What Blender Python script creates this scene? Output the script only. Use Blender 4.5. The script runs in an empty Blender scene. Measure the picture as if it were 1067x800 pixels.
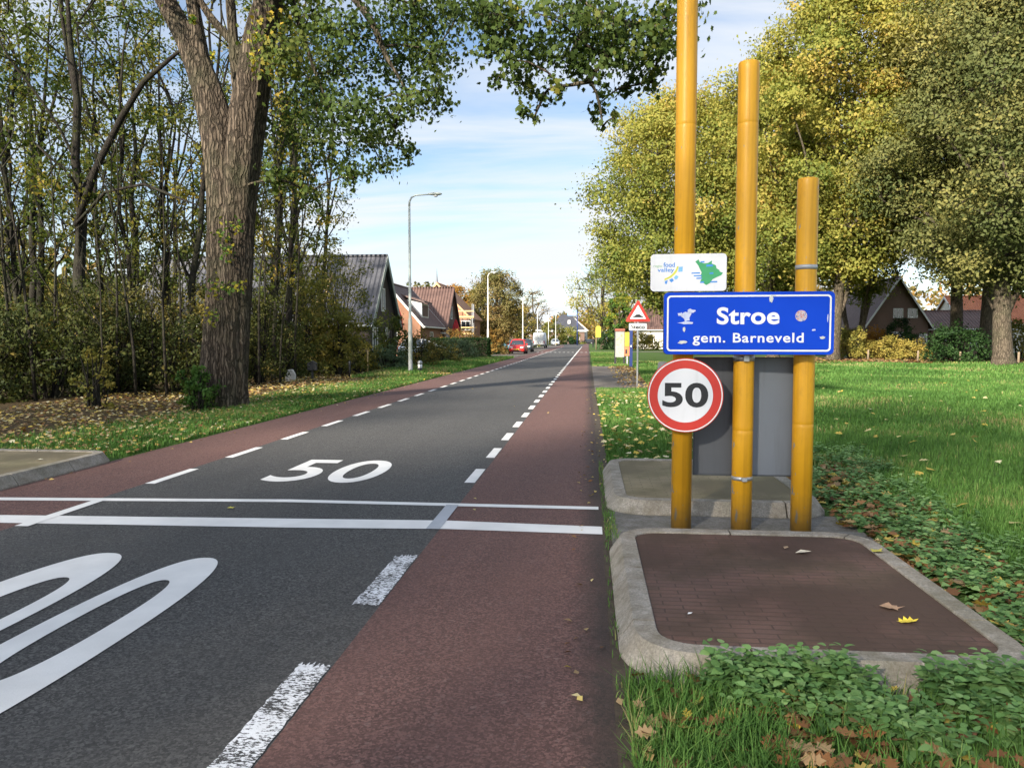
import bpy, math, random
import numpy as np
from mathutils import Vector, Matrix

R = math.radians
scene = bpy.context.scene
COL = scene.collection

# ------------------------------------------------------------------ camera
F = 805.0                      # focal length of the photograph in its own pixels (1067 wide)
EYE = 1.55
PITCH = math.atan(47.0 / F)
YAW = math.atan(79.5 / F)
cam_d = bpy.data.cameras.new('camera')
cam = bpy.data.objects.new('camera', cam_d)
COL.objects.link(cam)
cam_d.sensor_fit = 'HORIZONTAL'
cam_d.sensor_width = 36.0
cam_d.lens = 36.0 * F / 1067.0
cam_d.clip_start = 0.05
cam_d.clip_end = 4000.0
cam.location = (0, 0, EYE)
cam.rotation_euler = (R(90) - PITCH, 0, YAW)
scene.camera = cam
CAMROT = cam.rotation_euler.to_matrix()

# ------------------------------------------------------------------ light
SUN_EL, SUN_AZ = R(25), R(208)          # low autumn sun behind the camera and to the left
EXPOSURE = 1.42
SUN_STRENGTH = 4.5
SKY_STRENGTH = 0.070
sun_vec = Vector((math.sin(SUN_AZ) * math.cos(SUN_EL), math.cos(SUN_AZ) * math.cos(SUN_EL), math.sin(SUN_EL)))
sd = bpy.data.lights.new('sun', 'SUN')
sd.energy = SUN_STRENGTH
sd.angle = R(2.5)
sd.color = (1.0, 0.91, 0.77)
so = bpy.data.objects.new('sun', sd)
so.rotation_euler = (-sun_vec).to_track_quat('-Z', 'Y').to_euler()
so.location = (0, -20, 40)
COL.objects.link(so)

world = bpy.data.worlds.new('World')
scene.world = world
world.use_nodes = True
wn, wl = world.node_tree.nodes, world.node_tree.links
wn.clear()
w_out = wn.new('ShaderNodeOutputWorld')
w_bg = wn.new('ShaderNodeBackground')
w_bg.inputs['Strength'].default_value = SKY_STRENGTH
sky = wn.new('ShaderNodeTexSky')
sky.sky_type = 'NISHITA'
sky.sun_disc = False
sky.sun_elevation = SUN_EL
sky.sun_rotation = SUN_AZ
sky.air_density = 1.0
sky.dust_density = 0.15
sky.ozone_density = 2.5
w_tc = wn.new('ShaderNodeTexCoord')
w_sep = wn.new('ShaderNodeSeparateXYZ')
wl.new(w_tc.outputs['Generated'], w_sep.inputs[0])
def wmath(op, a, b):
    n = wn.new('ShaderNodeMath'); n.operation = op
    for i, x in enumerate((a, b)):
        if isinstance(x, (int, float)): n.inputs[i].default_value = x
        else: wl.new(x, n.inputs[i])
    return n.outputs[0]
zz = wmath('MAXIMUM', w_sep.outputs['Z'], 0.0)
den = wmath('ADD', zz, 0.16)
cx = wmath('DIVIDE', w_sep.outputs['X'], den)
cy = wmath('DIVIDE', w_sep.outputs['Y'], den)
w_cmb = wn.new('ShaderNodeCombineXYZ')
wl.new(cx, w_cmb.inputs[0]); wl.new(cy, w_cmb.inputs[1])
w_map = wn.new('ShaderNodeMapping')
w_map.inputs['Rotation'].default_value = (0, 0, R(-22))
w_map.inputs['Scale'].default_value = (0.36, 1.55, 1)
w_map.inputs['Location'].default_value = (0.3, 1.1, 0)
wl.new(w_cmb.outputs[0], w_map.inputs[0])
w_n1 = wn.new('ShaderNodeTexNoise')
w_n1.inputs['Scale'].default_value = 1.25
w_n1.inputs['Detail'].default_value = 7
w_n1.inputs['Roughness'].default_value = 0.55
w_n1.inputs['Distortion'].default_value = 0.5
wl.new(w_map.outputs[0], w_n1.inputs['Vector'])
w_r = wn.new('ShaderNodeValToRGB')
w_r.color_ramp.elements[0].position = 0.42
w_r.color_ramp.elements[0].color = (0.04, 0.04, 0.04, 1)
w_r.color_ramp.elements[1].position = 0.63
w_r.color_ramp.elements[1].color = (0.92, 0.92, 0.92, 1)
wl.new(w_n1.outputs['Fac'], w_r.inputs[0])
hz = wmath('SUBTRACT', 1.0, wmath('MINIMUM', wmath('MULTIPLY', zz, 2.6), 1.0))
hz = wmath('MULTIPLY', wmath('POWER', hz, 2.2), 0.62)
cov = wmath('MINIMUM', wmath('ADD', w_r.outputs[0], hz), 0.96)
w_mix = wn.new('ShaderNodeMix'); w_mix.data_type = 'RGBA'
wl.new(cov, w_mix.inputs['Factor'])
wl.new(sky.outputs[0], w_mix.inputs[6])
w_dot = wn.new('ShaderNodeVectorMath'); w_dot.operation = 'DOT_PRODUCT'
wl.new(w_tc.outputs['Generated'], w_dot.inputs[0]); w_dot.inputs[1].default_value = sun_vec
glow = wmath('ADD', 1.0, wmath('MULTIPLY', wmath('POWER', wmath('MAXIMUM', wmath('ADD', wmath('MULTIPLY', w_dot.outputs['Value'], 0.5), 0.5), 0.0), 4.0), 2.6))
w_sc = wn.new('ShaderNodeVectorMath'); w_sc.operation = 'SCALE'
w_sc.inputs[0].default_value = (5.1, 5.25, 5.45); wl.new(glow, w_sc.inputs['Scale'])
wl.new(w_sc.outputs[0], w_mix.inputs[7])
wl.new(w_mix.outputs[2], w_bg.inputs['Color'])
wl.new(w_bg.outputs[0], w_out.inputs['Surface'])

vs = scene.view_settings
scene.display_settings.display_device = 'sRGB'
vs.view_transform = 'Standard'
vs.look = 'None'
vs.exposure = EXPOSURE
vs.gamma = 1.0
vs.use_curve_mapping = False
cy_ = scene.cycles
cy_.max_bounces = 6
cy_.diffuse_bounces = 3
cy_.glossy_bounces = 3
cy_.transmission_bounces = 4
cy_.transparent_max_bounces = 4
cy_.use_denoising = True
cy_.caustics_reflective = False
cy_.caustics_refractive = False

# ------------------------------------------------------------------ pixel -> place helpers
def ray(px, py):
    return CAMROT @ Vector(((px - 533.5) / F, (400.0 - py) / F, -1.0))
def P(px, py, Y):
    d = ray(px, py)
    return Vector((0, 0, EYE)) + d * (Y / d.y)
def GY(py_base):               # distance along the road of a ground point seen at that picture row (about)
    return EYE * F / (py_base - 353.0)
def PX(px, Y):                 # lateral place of picture column px at distance Y, on the ground
    return P(px, 353, Y).x

# ------------------------------------------------------------------ tags
def tag(o, label=None, cat=None, group=None, kind=None):
    if label: o['label'] = label
    if cat: o['category'] = cat
    if group: o['group'] = group
    if kind: o['kind'] = kind
    return o
def thing(name, label, cat, loc=(0, 0, 0), rotz=0.0, group=None):
    o = bpy.data.objects.new(name, None)
    o.empty_display_size = 0.2
    COL.objects.link(o)
    o.location = loc
    o.rotation_euler = (0, 0, rotz)
    return tag(o, label, cat, group)
def dup(root, loc=None, rotz=None, scale=None, label=None, group=None):
    r = root.copy(); COL.objects.link(r)
    if loc is not None: r.location = loc
    if rotz is not None: r.rotation_euler = (0, 0, rotz)
    if scale is not None: r.scale = scale if hasattr(scale, '__len__') else (scale,) * 3
    if label: r['label'] = label
    if group: r['group'] = group
    for ch in list(root.children):
        c = ch.copy(); COL.objects.link(c); c.parent = r
        for g in list(ch.children):
            d = g.copy(); COL.objects.link(d); d.parent = c
    return r

# ------------------------------------------------------------------ materials
class NT:
    def __init__(s, name):
        s.m = bpy.data.materials.new(name); s.m.use_nodes = True
        s.n, s.l = s.m.node_tree.nodes, s.m.node_tree.links
        s.b = s.n['Principled BSDF']; s.out = s.n['Material Output']
    def new(s, t, **kw):
        n = s.n.new(t)
        for k, v in kw.items():
            if hasattr(n, k): setattr(n, k, v)
        return n
    def val(s, sock, x):
        if isinstance(x, bpy.types.NodeSocket): s.l.new(x, sock)
        else: sock.default_value = x
    def coord(s, kind='Object', scale=(1, 1, 1), rot=(0, 0, 0)):
        tc = s.new('ShaderNodeTexCoord'); mp = s.new('ShaderNodeMapping')
        s.l.new(tc.outputs[kind], mp.inputs[0])
        mp.inputs['Scale'].default_value = scale; mp.inputs['Rotation'].default_value = rot
        return mp.outputs[0]
    def pos(s, scale=(1, 1, 1)):
        g = s.new('ShaderNodeNewGeometry'); mp = s.new('ShaderNodeMapping')
        s.l.new(g.outputs['Position'], mp.inputs[0]); mp.inputs['Scale'].default_value = scale
        return mp.outputs[0]
    def noise(s, vec, scale=5, detail=4, rough=0.55, dist=0.0):
        n = s.new('ShaderNodeTexNoise')
        if vec is not None: s.l.new(vec, n.inputs['Vector'])
        n.inputs['Scale'].default_value = scale; n.inputs['Detail'].default_value = detail
        n.inputs['Roughness'].default_value = rough; n.inputs['Distortion'].default_value = dist
        return n.outputs['Fac']
    def ramp(s, fac, stops, interp='LINEAR'):
        r = s.new('ShaderNodeValToRGB'); cr = r.color_ramp; cr.interpolation = interp
        while len(cr.elements) < len(stops): cr.elements.new(0.5)
        for e, (p, c) in zip(cr.elements, stops):
            e.position = p
            e.color = (c, c, c, 1) if isinstance(c, (int, float)) else (*c, 1)
        s.l.new(fac, r.inputs[0])
        return r.outputs[0]
    def mix(s, fac, a, b, mode='MIX'):
        m = s.new('ShaderNodeMix'); m.data_type = 'RGBA'; m.blend_type = mode
        s.val(m.inputs['Factor'], fac)
        for i, x in ((6, a), (7, b)):
            if isinstance(x, bpy.types.NodeSocket): s.l.new(x, m.inputs[i])
            else: m.inputs[i].default_value = (*x[:3], 1)
        return m.outputs[2]
    def math(s, op, a, b=0.0):
        m = s.new('ShaderNodeMath'); m.operation = op
        s.val(m.inputs[0], a); s.val(m.inputs[1], b)
        return m.outputs[0]
    def bump(s, h, strength=0.3, dist=0.01):
        b = s.new('ShaderNodeBump')
        b.inputs['Strength'].default_value = strength; b.inputs['Distance'].default_value = dist
        s.l.new(h, b.inputs['Height'])
        s.l.new(b.outputs[0], s.b.inputs['Normal'])
        return b.outputs[0]
    def fin(s, col=None, rough=0.7, metal=0.0, spec=0.5):
        if col is not None:
            if isinstance(col, bpy.types.NodeSocket): s.l.new(col, s.b.inputs['Base Color'])
            else: s.b.inputs['Base Color'].default_value = (*col[:3], 1)
        s.val(s.b.inputs['Roughness'], rough)
        s.b.inputs['Metallic'].default_value = metal
        s.b.inputs['Specular IOR Level'].default_value = spec
        return s.m

def basic(name, c, rough=0.6, var=0.15, scale=6.0, bump=0.0, metal=0.0, spec=0.5, bscale=40.0):
    t = NT(name)
    v = t.coord()
    n = t.noise(v, scale, 5)
    c2 = tuple(x * (1 - var) for x in c); c3 = tuple(min(1, x * (1 + var)) for x in c)
    col = t.ramp(n, [(0.3, c2), (0.7, c3)])
    if bump: t.bump(t.noise(v, bscale, 3), bump, 0.01)
    return t.fin(col, rough, metal, spec)

def leaf_mat(name, stops, trans=0.35, rough=0.55):
    t = NT(name)
    a = t.new('ShaderNodeAttribute'); a.attribute_name = 'tint'
    col = t.ramp(a.outputs['Fac'], stops)
    t.fin(col, max(rough, 0.6), 0, 0.12)
    tr = t.new('ShaderNodeBsdfTranslucent')
    t.l.new(t.mix(1.0, col, (1.0, 1.0, 0.55), 'MULTIPLY'), tr.inputs['Color'])
    mx = t.new('ShaderNodeMixShader'); mx.inputs[0].default_value = trans
    t.l.new(t.b.outputs[0], mx.inputs[1]); t.l.new(tr.outputs[0], mx.inputs[2])
    t.l.new(mx.outputs[0], t.out.inputs['Surface'])
    return t.m

def bark_mat(name, c1, c2, vs_=2.0, bump=0.8, dist=0.03):
    t = NT(name)
    k = vs_ / 2
    warp = t.new('ShaderNodeTexNoise'); warp.inputs['Scale'].default_value = 3.0 * k; warp.inputs['Detail'].default_value = 3
    t.l.new(t.coord(), warp.inputs['Vector'])
    add = t.new('ShaderNodeVectorMath'); add.operation = 'MULTIPLY_ADD'
    t.l.new(warp.outputs['Color'], add.inputs[0]); add.inputs[1].default_value = (2.6, 2.6, 2.0)
    t.l.new(t.coord('Object', (20 * k, 20 * k, 2.4 * k)), add.inputs[2])
    vo = t.new('ShaderNodeTexVoronoi'); vo.feature = 'DISTANCE_TO_EDGE'; vo.inputs['Scale'].default_value = 1.0
    t.l.new(add.outputs[0], vo.inputs['Vector'])
    n = t.noise(t.coord('Object', (22 * k, 22 * k, 6 * k)), 1.0, 8, 0.75, 0.6)
    crack = t.ramp(t.math('ADD', vo.outputs['Distance'], t.math('MULTIPLY', t.math('ADD', n, -0.5), 0.22)), [(0.0, 0.0), (0.05, 0.25), (0.20, 1.0)])
    big = t.noise(t.coord('Object'), 1.1, 4, 0.6)
    col = t.ramp(n, [(0.34, tuple(x * 0.62 for x in c1)), (0.5, c1), (0.66, c2)])
    col = t.mix(crack, tuple(x * 0.36 for x in c1), col)
    col = t.mix(t.ramp(big, [(0.45, 0.0), (0.68, 0.40)]), col, (0.062, 0.070, 0.034))
    h = t.math('ADD', crack, t.math('MULTIPLY', n, 0.5))
    t.bump(h, bump, dist)
    return t.fin(col, 0.9, 0, 0.2)

def asphalt(name, c, c_lo, c_hi, speck):
    t = NT(name)
    v = t.pos()
    fine = t.noise(v, 62, 5, 0.85)
    vor = t.new('ShaderNodeTexVoronoi'); vor.inputs['Scale'].default_value = 55
    t.l.new(v, vor.inputs['Vector'])
    big = t.noise(v, 0.35, 4, 0.6)
    streak = t.noise(t.pos((1.5, 0.10, 1)), 1.0, 4)
    mid = t.noise(v, 6, 4, 0.6)
    cell = t.new('ShaderNodeTexVoronoi'); cell.inputs['Scale'].default_value = 95
    t.l.new(v, cell.inputs['Vector'])
    cs_ = t.new('ShaderNodeSeparateXYZ'); t.l.new(cell.outputs['Color'], cs_.inputs[0])
    g_ = t.math('ADD', t.math('MULTIPLY', cs_.outputs['X'], 0.6), t.math('MULTIPLY', fine, 0.4))
    col = t.ramp(g_, [(0.15, c_lo), (0.48, c), (0.82, c_hi)])
    col = t.mix(t.ramp(vor.outputs['Color'], [(0.80, 0.0), (0.95, 0.55)]), col, speck)
    col = t.mix(t.ramp(big, [(0.35, 0.0), (0.7, 0.35)]), col, tuple(x * 1.35 for x in c))
    col = t.mix(t.ramp(streak, [(0.42, 0.0), (0.72, 0.30)]), col, tuple(x * 0.72 for x in c))
    col = t.mix(t.ramp(mid, [(0.35, 0.0), (0.75, 0.22)]), col, tuple(x * 1.25 for x in c))
    if name.startswith('red'):
        sx = t.new('ShaderNodeSeparateXYZ'); t.l.new(v, sx.inputs[0])
        e = t.math('ADD', sx.outputs['X'], t.math('MULTIPLY', t.noise(v, 7, 5, 0.7), 0.22))
        col = t.mix(t.ramp(t.math('ADD', e, 0.5), [(0.52, 0.0), (0.68, 0.75)]), col, (0.028, 0.025, 0.020))
    trk = t.noise(t.pos((2.2, 0.05, 1)), 1.0, 3)
    col = t.mix(t.ramp(trk, [(0.5, 0.0), (0.7, 0.28)]), col, tuple(x * 1.45 for x in c))
    crs = t.noise(t.pos((0.16, 1.3, 1)), 1.0, 4)
    col = t.mix(t.ramp(crs, [(0.52, 0.0), (0.72, 0.25)]), col, tuple(x * y for x, y in zip(c, (1.55, 1.5, 1.4))))
    t.bump(fine, 0.9, 0.009)
    return t.fin(col, 0.78, 0, 0.4)

def road_paint(name, base, wear_lo, wear_hi, under):
    t = NT(name)
    v = t.pos()
    n = t.noise(t.pos((1.0, 1.9, 1.0)), 40, 6, 0.72)
    big = t.noise(v, 5, 3)
    s_ = t.math('ADD', t.math('MULTIPLY', n, 0.75), t.math('MULTIPLY', big, 0.25))
    mask = t.ramp(s_, [(wear_lo, 0.0), (wear_hi, 1.0)])
    pc = t.ramp(t.noise(v, 3.0, 5), [(0.3, tuple(x * 0.84 for x in base)), (0.7, base)])
    col = t.mix(mask, under, pc)
    t.bump(t.noise(v, 85, 4, 0.75), 0.5, 0.006)
    return t.fin(col, 0.75, 0, 0.3)

M = {}
ASP = (0.054, 0.052, 0.050); RED = (0.108, 0.055, 0.046)
M['asphalt'] = asphalt('asphalt', ASP, (0.014, 0.013, 0.013), (0.145, 0.140, 0.132), (0.20, 0.195, 0.185))
M['red_asphalt'] = asphalt('red_asphalt', RED, (0.046, 0.023, 0.020), (0.235, 0.125, 0.106), (0.28, 0.19, 0.17))
M['paint'] = road_paint('road_paint', (0.80, 0.785, 0.755), 0.24, 0.33, ASP)
M['paint_worn'] = road_paint('worn_road_paint', (0.74, 0.75, 0.77), 0.478, 0.504, ASP)
M['paint_grey'] = road_paint('grey_road_paint', (0.42, 0.44, 0.47), 0.30, 0.42, ASP)

def ground_mat():
    t = NT('ground_soil_and_grass')
    v = t.pos()
    n1 = t.noise(v, 0.8, 6, 0.6); n2 = t.noise(v, 14, 5, 0.7); n3 = t.noise(v, 60, 3, 0.7)
    grass = t.ramp(n2, [(0.3, (0.035, 0.062, 0.016)), (0.55, (0.065, 0.120, 0.026)), (0.8, (0.100, 0.170, 0.038))])
    grass = t.mix(t.ramp(n1, [(0.35, 0.0), (0.7, 0.45)]), grass, (0.085, 0.135, 0.030))
    lit = t.ramp(n3, [(0.28, (0.030, 0.020, 0.012)), (0.5, (0.085, 0.058, 0.030)), (0.75, (0.20, 0.145, 0.065))])
    lit = t.mix(t.ramp(n2, [(0.4, 0.0), (0.7, 0.6)]), lit, (0.045, 0.036, 0.020))
    sx = t.new('ShaderNodeSeparateXYZ'); t.l.new(v, sx.inputs[0])
    # woodland floor left of the verge
    edge = t.math('ADD', sx.outputs['X'], t.math('MULTIPLY', n1, 2.5))
    mk = t.ramp(t.math('MULTIPLY', t.math('ADD', edge, 20.0), 0.05), [(0.60, 1.0), (0.645, 0.0)])
    far = t.ramp(t.math('MULTIPLY', sx.outputs['Y'], 0.01), [(0.36, 1.0), (0.44, 0.0)])
    mk = t.math('MULTIPLY', mk, far)
    col = t.mix(mk, grass, lit)
    t.bump(n2, 0.6, 0.05)
    return t.fin(col, 0.95, 0, 0.15)
M['ground'] = ground_mat()

def brick_mat(name, c1, c2, mortar, bw, bh, msize=0.008, rotz=0.0, moss=None, plane='XY', bump=0.5, rough=0.85):
    t = NT(name)
    rot = (0, 0, rotz) if plane == 'XY' else (R(90), 0, rotz)
    tc = t.new('ShaderNodeTexCoord')
    if plane == 'XY':
        mp = t.new('ShaderNodeMapping'); t.l.new(tc.outputs['Object'], mp.inputs[0])
        mp.inputs['Rotation'].default_value = rot; vec = mp.outputs[0]
    else:                         # walls: run the courses along x+y and up z
        s_ = t.new('ShaderNodeSeparateXYZ'); t.l.new(tc.outputs['Object'], s_.inputs[0])
        cb = t.new('ShaderNodeCombineXYZ')
        t.l.new(t.math('ADD', s_.outputs['X'], s_.outputs['Y']), cb.inputs[0]); t.l.new(s_.outputs['Z'], cb.inputs[1])
        vec = cb.outputs[0]
    b = t.new('ShaderNodeTexBrick')
    t.l.new(vec, b.inputs['Vector'])
    b.inputs['Scale'].default_value = 1.0
    b.inputs['Brick Width'].default_value = bw; b.inputs['Row Height'].default_value = bh
    b.inputs['Mortar Size'].default_value = msize; b.inputs['Mortar Smooth'].default_value = 0.3
    b.inputs['Color1'].default_value = (*c1, 1); b.inputs['Color2'].default_value = (*c2, 1)
    b.inputs['Mortar'].default_value = (*mortar, 1)
    v = t.coord()
    n = t.noise(v, 2.2, 6, 0.65); nf = t.noise(v, 55, 4, 0.7)
    col = t.mix(t.ramp(nf, [(0.3, 0.0), (0.75, 0.5)]), b.outputs['Color'], tuple(x * 0.55 for x in c1))
    if moss:
        col = t.mix(t.ramp(n, [(0.42, 0.0), (0.62, 0.70)]), col, moss)
        big = t.noise(v, 1.1, 5, 0.6)
        col = t.mix(t.ramp(big, [(0.40, 0.0), (0.56, 0.78)]), col, tuple(x * 0.40 for x in c1))
    h = t.math('ADD', t.math('MULTIPLY', b.outputs['Fac'], -1.0), t.math('MULTIPLY', nf, 0.45))
    t.bump(h, bump, 0.006)
    return t.fin(col, rough, 0, 0.3)

M['pave_brown'] = brick_mat('brown_clinker', (0.155, 0.088, 0.066), (0.125, 0.076, 0.060), (0.072, 0.048, 0.038), 0.205, 0.062, 0.005, moss=(0.080, 0.066, 0.036), bump=0.7)
M['pave_moss'] = brick_mat('mossy_clinker', (0.300, 0.240, 0.145), (0.250, 0.208, 0.126), (0.15, 0.13, 0.08), 0.205, 0.062, 0.005, moss=(0.20, 0.185, 0.085), bump=0.5)
M['pave_path'] = brick_mat('grey_path_pavers', (0.23, 0.20, 0.185), (0.17, 0.15, 0.145), (0.10, 0.09, 0.08), 0.21, 0.105, 0.008, moss=(0.20, 0.16, 0.09))
M['brick_dark'] = brick_mat('dark_brick', (0.085, 0.060, 0.055), (0.060, 0.045, 0.042), (0.10, 0.09, 0.085), 0.22, 0.065, 0.009, plane='W', bump=0.3)
M['brick_orange'] = brick_mat('orange_brick', (0.40, 0.17, 0.085), (0.32, 0.135, 0.075), (0.30, 0.25, 0.2), 0.22, 0.065, 0.009, plane='W', bump=0.3)
M['brick_brown'] = brick_mat('brown_brick', (0.19, 0.105, 0.075), (0.15, 0.085, 0.065), (0.2, 0.17, 0.15), 0.22, 0.065, 0.009, plane='W', bump=0.3)

def concrete_mat(name, c):
    t = NT(name); v = t.coord()
    n = t.noise(v, 7, 8, 0.72); f = t.noise(v, 75, 5, 0.75); b = t.noise(v, 1.6, 5, 0.65)
    col = t.ramp(f, [(0.36, tuple(x * 0.62 for x in c)), (0.64, tuple(x * 1.2 for x in c))])
    col = t.mix(t.ramp(n, [(0.40, 0.0), (0.64, 0.8)]), col, tuple(x * y for x, y in zip(c, (0.48, 0.45, 0.38))))
    col = t.mix(t.ramp(b, [(0.5, 0.0), (0.7, 0.45)]), col, (0.10, 0.098, 0.055))
    t.bump(t.math('ADD', f, t.math('MULTIPLY', n, 1.5)), 0.8, 0.006)
    return t.fin(col, 0.9, 0, 0.25)
M['concrete'] = concrete_mat('kerb_concrete', (0.36, 0.325, 0.275))
M['concrete_slab'] = concrete_mat('slab_concrete', (0.20, 0.19, 0.175))

def pole_paint():
    t = NT('yellow_pole_paint'); v = t.coord()
    n = t.noise(v, 1.6, 5)
    col = t.ramp(n, [(0.3, (0.64, 0.315, 0.012)), (0.7, (0.72, 0.370, 0.018))])
    st = t.noise(t.coord('Object', (40, 40, 1.2)), 1.0, 4)
    col = t.mix(t.ramp(st, [(0.46, 0.0), (0.72, 0.45)]), col, (0.40, 0.17, 0.012))
    gr = t.noise(t.coord('Object', (7, 7, 3)), 1.0, 6, 0.7)
    col = t.mix(t.ramp(gr, [(0.52, 0.0), (0.72, 0.35)]), col, (0.24, 0.13, 0.03))
    sx = t.new('ShaderNodeSeparateXYZ'); t.l.new(t.coord(), sx.inputs[0])
    chips = t.noise(t.coord('Object', (26, 26, 8)), 1.0, 3, 0.5)
    low = t.ramp(t.math('MULTIPLY', sx.outputs['Z'], 0.3), [(0.0, 0.055), (0.35, 0.0)])
    cm = t.ramp(t.math('ADD', chips, low), [(0.70, 0.0), (0.712, 1.0)])
    col = t.mix(cm, col, (0.30, 0.29, 0.27))
    dirt = t.ramp(t.math('ADD', t.math('MULTIPLY', sx.outputs['Z'], 1.0), t.math('MULTIPLY', t.noise(v, 9, 4), 0.22)), [(0.10, 0.8), (0.42, 0.0)])
    col = t.mix(dirt, col, (0.12, 0.085, 0.035))
    t.bump(t.noise(v, 30, 3), 0.06, 0.01)
    return t.fin(col, 0.42, 0, 0.4)
M['pole'] = pole_paint()
def sign_paint(name, c, rough=0.4, dirt=0.25, dc=(0.1, 0.1, 0.09)):
    t = NT(name); v = t.coord()
    n = t.noise(v, 4, 6, 0.65); st = t.noise(t.coord('Object', (18, 18, 1.5)), 1, 4)
    col = t.mix(t.ramp(n, [(0.45, 0.0), (0.8, dirt)]), c, tuple(x * 0.7 + y * 0.3 for x, y in zip(c, dc)))
    col = t.mix(t.ramp(st, [(0.55, 0.0), (0.8, dirt)]), col, dc)
    return t.fin(col, rough, 0, 0.5)
M['blue'] = sign_paint('sign_blue', (0.003, 0.057, 0.56), 0.55, 0.08, (0.01, 0.08, 0.40))
M['blue'].node_tree.nodes['Principled BSDF'].inputs['Specular IOR Level'].default_value = 0.15
M['blue_dark'] = sign_paint('sign_dark_blue', (0.012, 0.030, 0.14), 0.4)
M['sign_white'] = sign_paint('sign_white', (0.74, 0.74, 0.76), 0.45, 0.2, (0.4, 0.4, 0.38))
M['sign_white2'] = sign_paint('sign_lettering_white', (0.84, 0.84, 0.82), 0.45, 0.1, (0.4, 0.4, 0.38))
M['sign_red'] = sign_paint('sign_red', (0.58, 0.035, 0.022), 0.42, 0.15, (0.35, 0.06, 0.04))
M['sign_black'] = basic('sign_black', (0.012, 0.012, 0.014), 0.5)
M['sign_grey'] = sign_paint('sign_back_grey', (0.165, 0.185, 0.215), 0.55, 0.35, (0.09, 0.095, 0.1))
M['sign_grey_left_shaded'] = sign_paint('sign_back_grey_shaded', (0.085, 0.092, 0.105), 0.55, 0.35, (0.05, 0.052, 0.056))  # left half of the grey sign back, its shade painted into the colour
M['sign_grey_dark'] = sign_paint('sign_frame_grey', (0.055, 0.06, 0.068), 0.55, 0.3)
M['yellow'] = basic('yellow_sheet', (0.38, 0.31, 0.03), 0.6)
M['galv'] = basic('galvanised_steel', (0.36, 0.37, 0.38), 0.5, 0.2, 12, metal=0.3)
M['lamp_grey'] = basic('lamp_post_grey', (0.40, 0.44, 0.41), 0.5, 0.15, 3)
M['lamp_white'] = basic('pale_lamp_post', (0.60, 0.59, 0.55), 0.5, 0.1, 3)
M['steel_band'] = basic('steel_band', (0.42, 0.43, 0.43), 0.4, 0.2, 30, metal=0.5)
M['logo_green'] = basic('logo_green', (0.045, 0.33, 0.13), 0.5, 0.1)
M['logo_lime'] = basic('logo_lime', (0.62, 0.62, 0.06), 0.5, 0.05)
M['logo_blue'] = basic('logo_blue', (0.05, 0.25, 0.68), 0.5, 0.05)
M['logo_cyan'] = basic('logo_cyan', (0.20, 0.48, 0.78), 0.5, 0.05)
M['logo_pale_green'] = basic('logo_pale_green', (0.25, 0.48, 0.25), 0.5, 0.05)
M['wood'] = basic('weathered_wood', (0.24, 0.18, 0.12), 0.8, 0.3, 15)
M['new_wood'] = basic('new_wood', (0.58, 0.40, 0.18), 0.7, 0.2, 10)
M['white_paint'] = basic('white_paint', (0.72, 0.71, 0.68), 0.5, 0.08)
M['cream_wall'] = basic('cream_render', (0.66, 0.62, 0.54), 0.8, 0.1, 2)
M['black'] = basic('black_plastic', (0.014, 0.014, 0.016), 0.5)
M['rubber'] = basic('tyre_rubber', (0.018, 0.018, 0.018), 0.85)
M['glass'] = basic('window_glass', (0.025, 0.032, 0.040), 0.06, 0.2, 2, spec=0.8)
M['car_glass'] = basic('car_glass', (0.03, 0.04, 0.05), 0.05, 0.1, 2, spec=0.8)
M['lens'] = basic('headlamp_lens', (0.70, 0.70, 0.68), 0.15, 0.1)
M['tail'] = basic('tail_lamp', (0.35, 0.01, 0.01), 0.25, 0.1)
M['plate'] = basic('yellow_plate', (0.68, 0.48, 0.03), 0.5)
M['red_cloth'] = basic('red_parasol_cloth', (0.55, 0.04, 0.05), 0.85)
M['orange_board'] = basic('orange_board', (0.72, 0.18, 0.06), 0.6)
M['stone'] = basic('pale_stone', (0.60, 0.57, 0.52), 0.85, 0.15, 5, 0.3)
M['stone_grey'] = concrete_mat('grey_stone', (0.27, 0.27, 0.27))
M['soil'] = basic('leaf_soil', (0.055, 0.040, 0.026), 0.95, 0.4, 8, 0.5)
M['skin'] = basic('skin', (0.45, 0.28, 0.2), 0.6, 0.05)
M['cloth_dark'] = basic('dark_clothing', (0.02, 0.02, 0.026), 0.9)

def tile_mat(name, c, c2, along='X', pitch=0.3, course=0.34):
    t = NT(name)
    tc = t.new('ShaderNodeTexCoord'); s_ = t.new('ShaderNodeSeparateXYZ'); t.l.new(tc.outputs['Object'], s_.inputs[0])
    u = s_.outputs['X']; w = s_.outputs['Z']
    wu = t.math('SINE', t.math('MULTIPLY', u, 2 * math.pi / pitch))
    ww = t.math('FRACT', t.math('MULTIPLY', w, 1 / course))
    v = t.coord()
    n = t.noise(v, 1.2, 5); f = t.noise(v, 9, 3)
    col = t.ramp(n, [(0.3, c), (0.7, c2)])
    col = t.mix(t.ramp(wu, [(0.02, 0.0), (0.30, 0.0)]), col, (0.0, 0.0, 0.0))
    col = t.mix(t.ramp(f, [(0.45, 0.0), (0.75, 0.5)]), col, tuple(x * 0.55 for x in c))
    h = t.math('ADD', t.math('MULTIPLY', wu, 0.6), t.math('MULTIPLY', ww, -0.6))
    t.bump(h, 1.0, 0.07)
    return t.fin(col, 0.6, 0, 0.4)
M['tile_grey'] = tile_mat('grey_roof_tiles', (0.070, 0.070, 0.080), (0.125, 0.125, 0.140))
M['tile_brown'] = tile_mat('brown_roof_tiles', (0.105, 0.062, 0.052), (0.165, 0.098, 0.080))
M['tile_red'] = tile_mat('red_roof_tiles', (0.42, 0.13, 0.055), (0.50, 0.18, 0.08))
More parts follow.
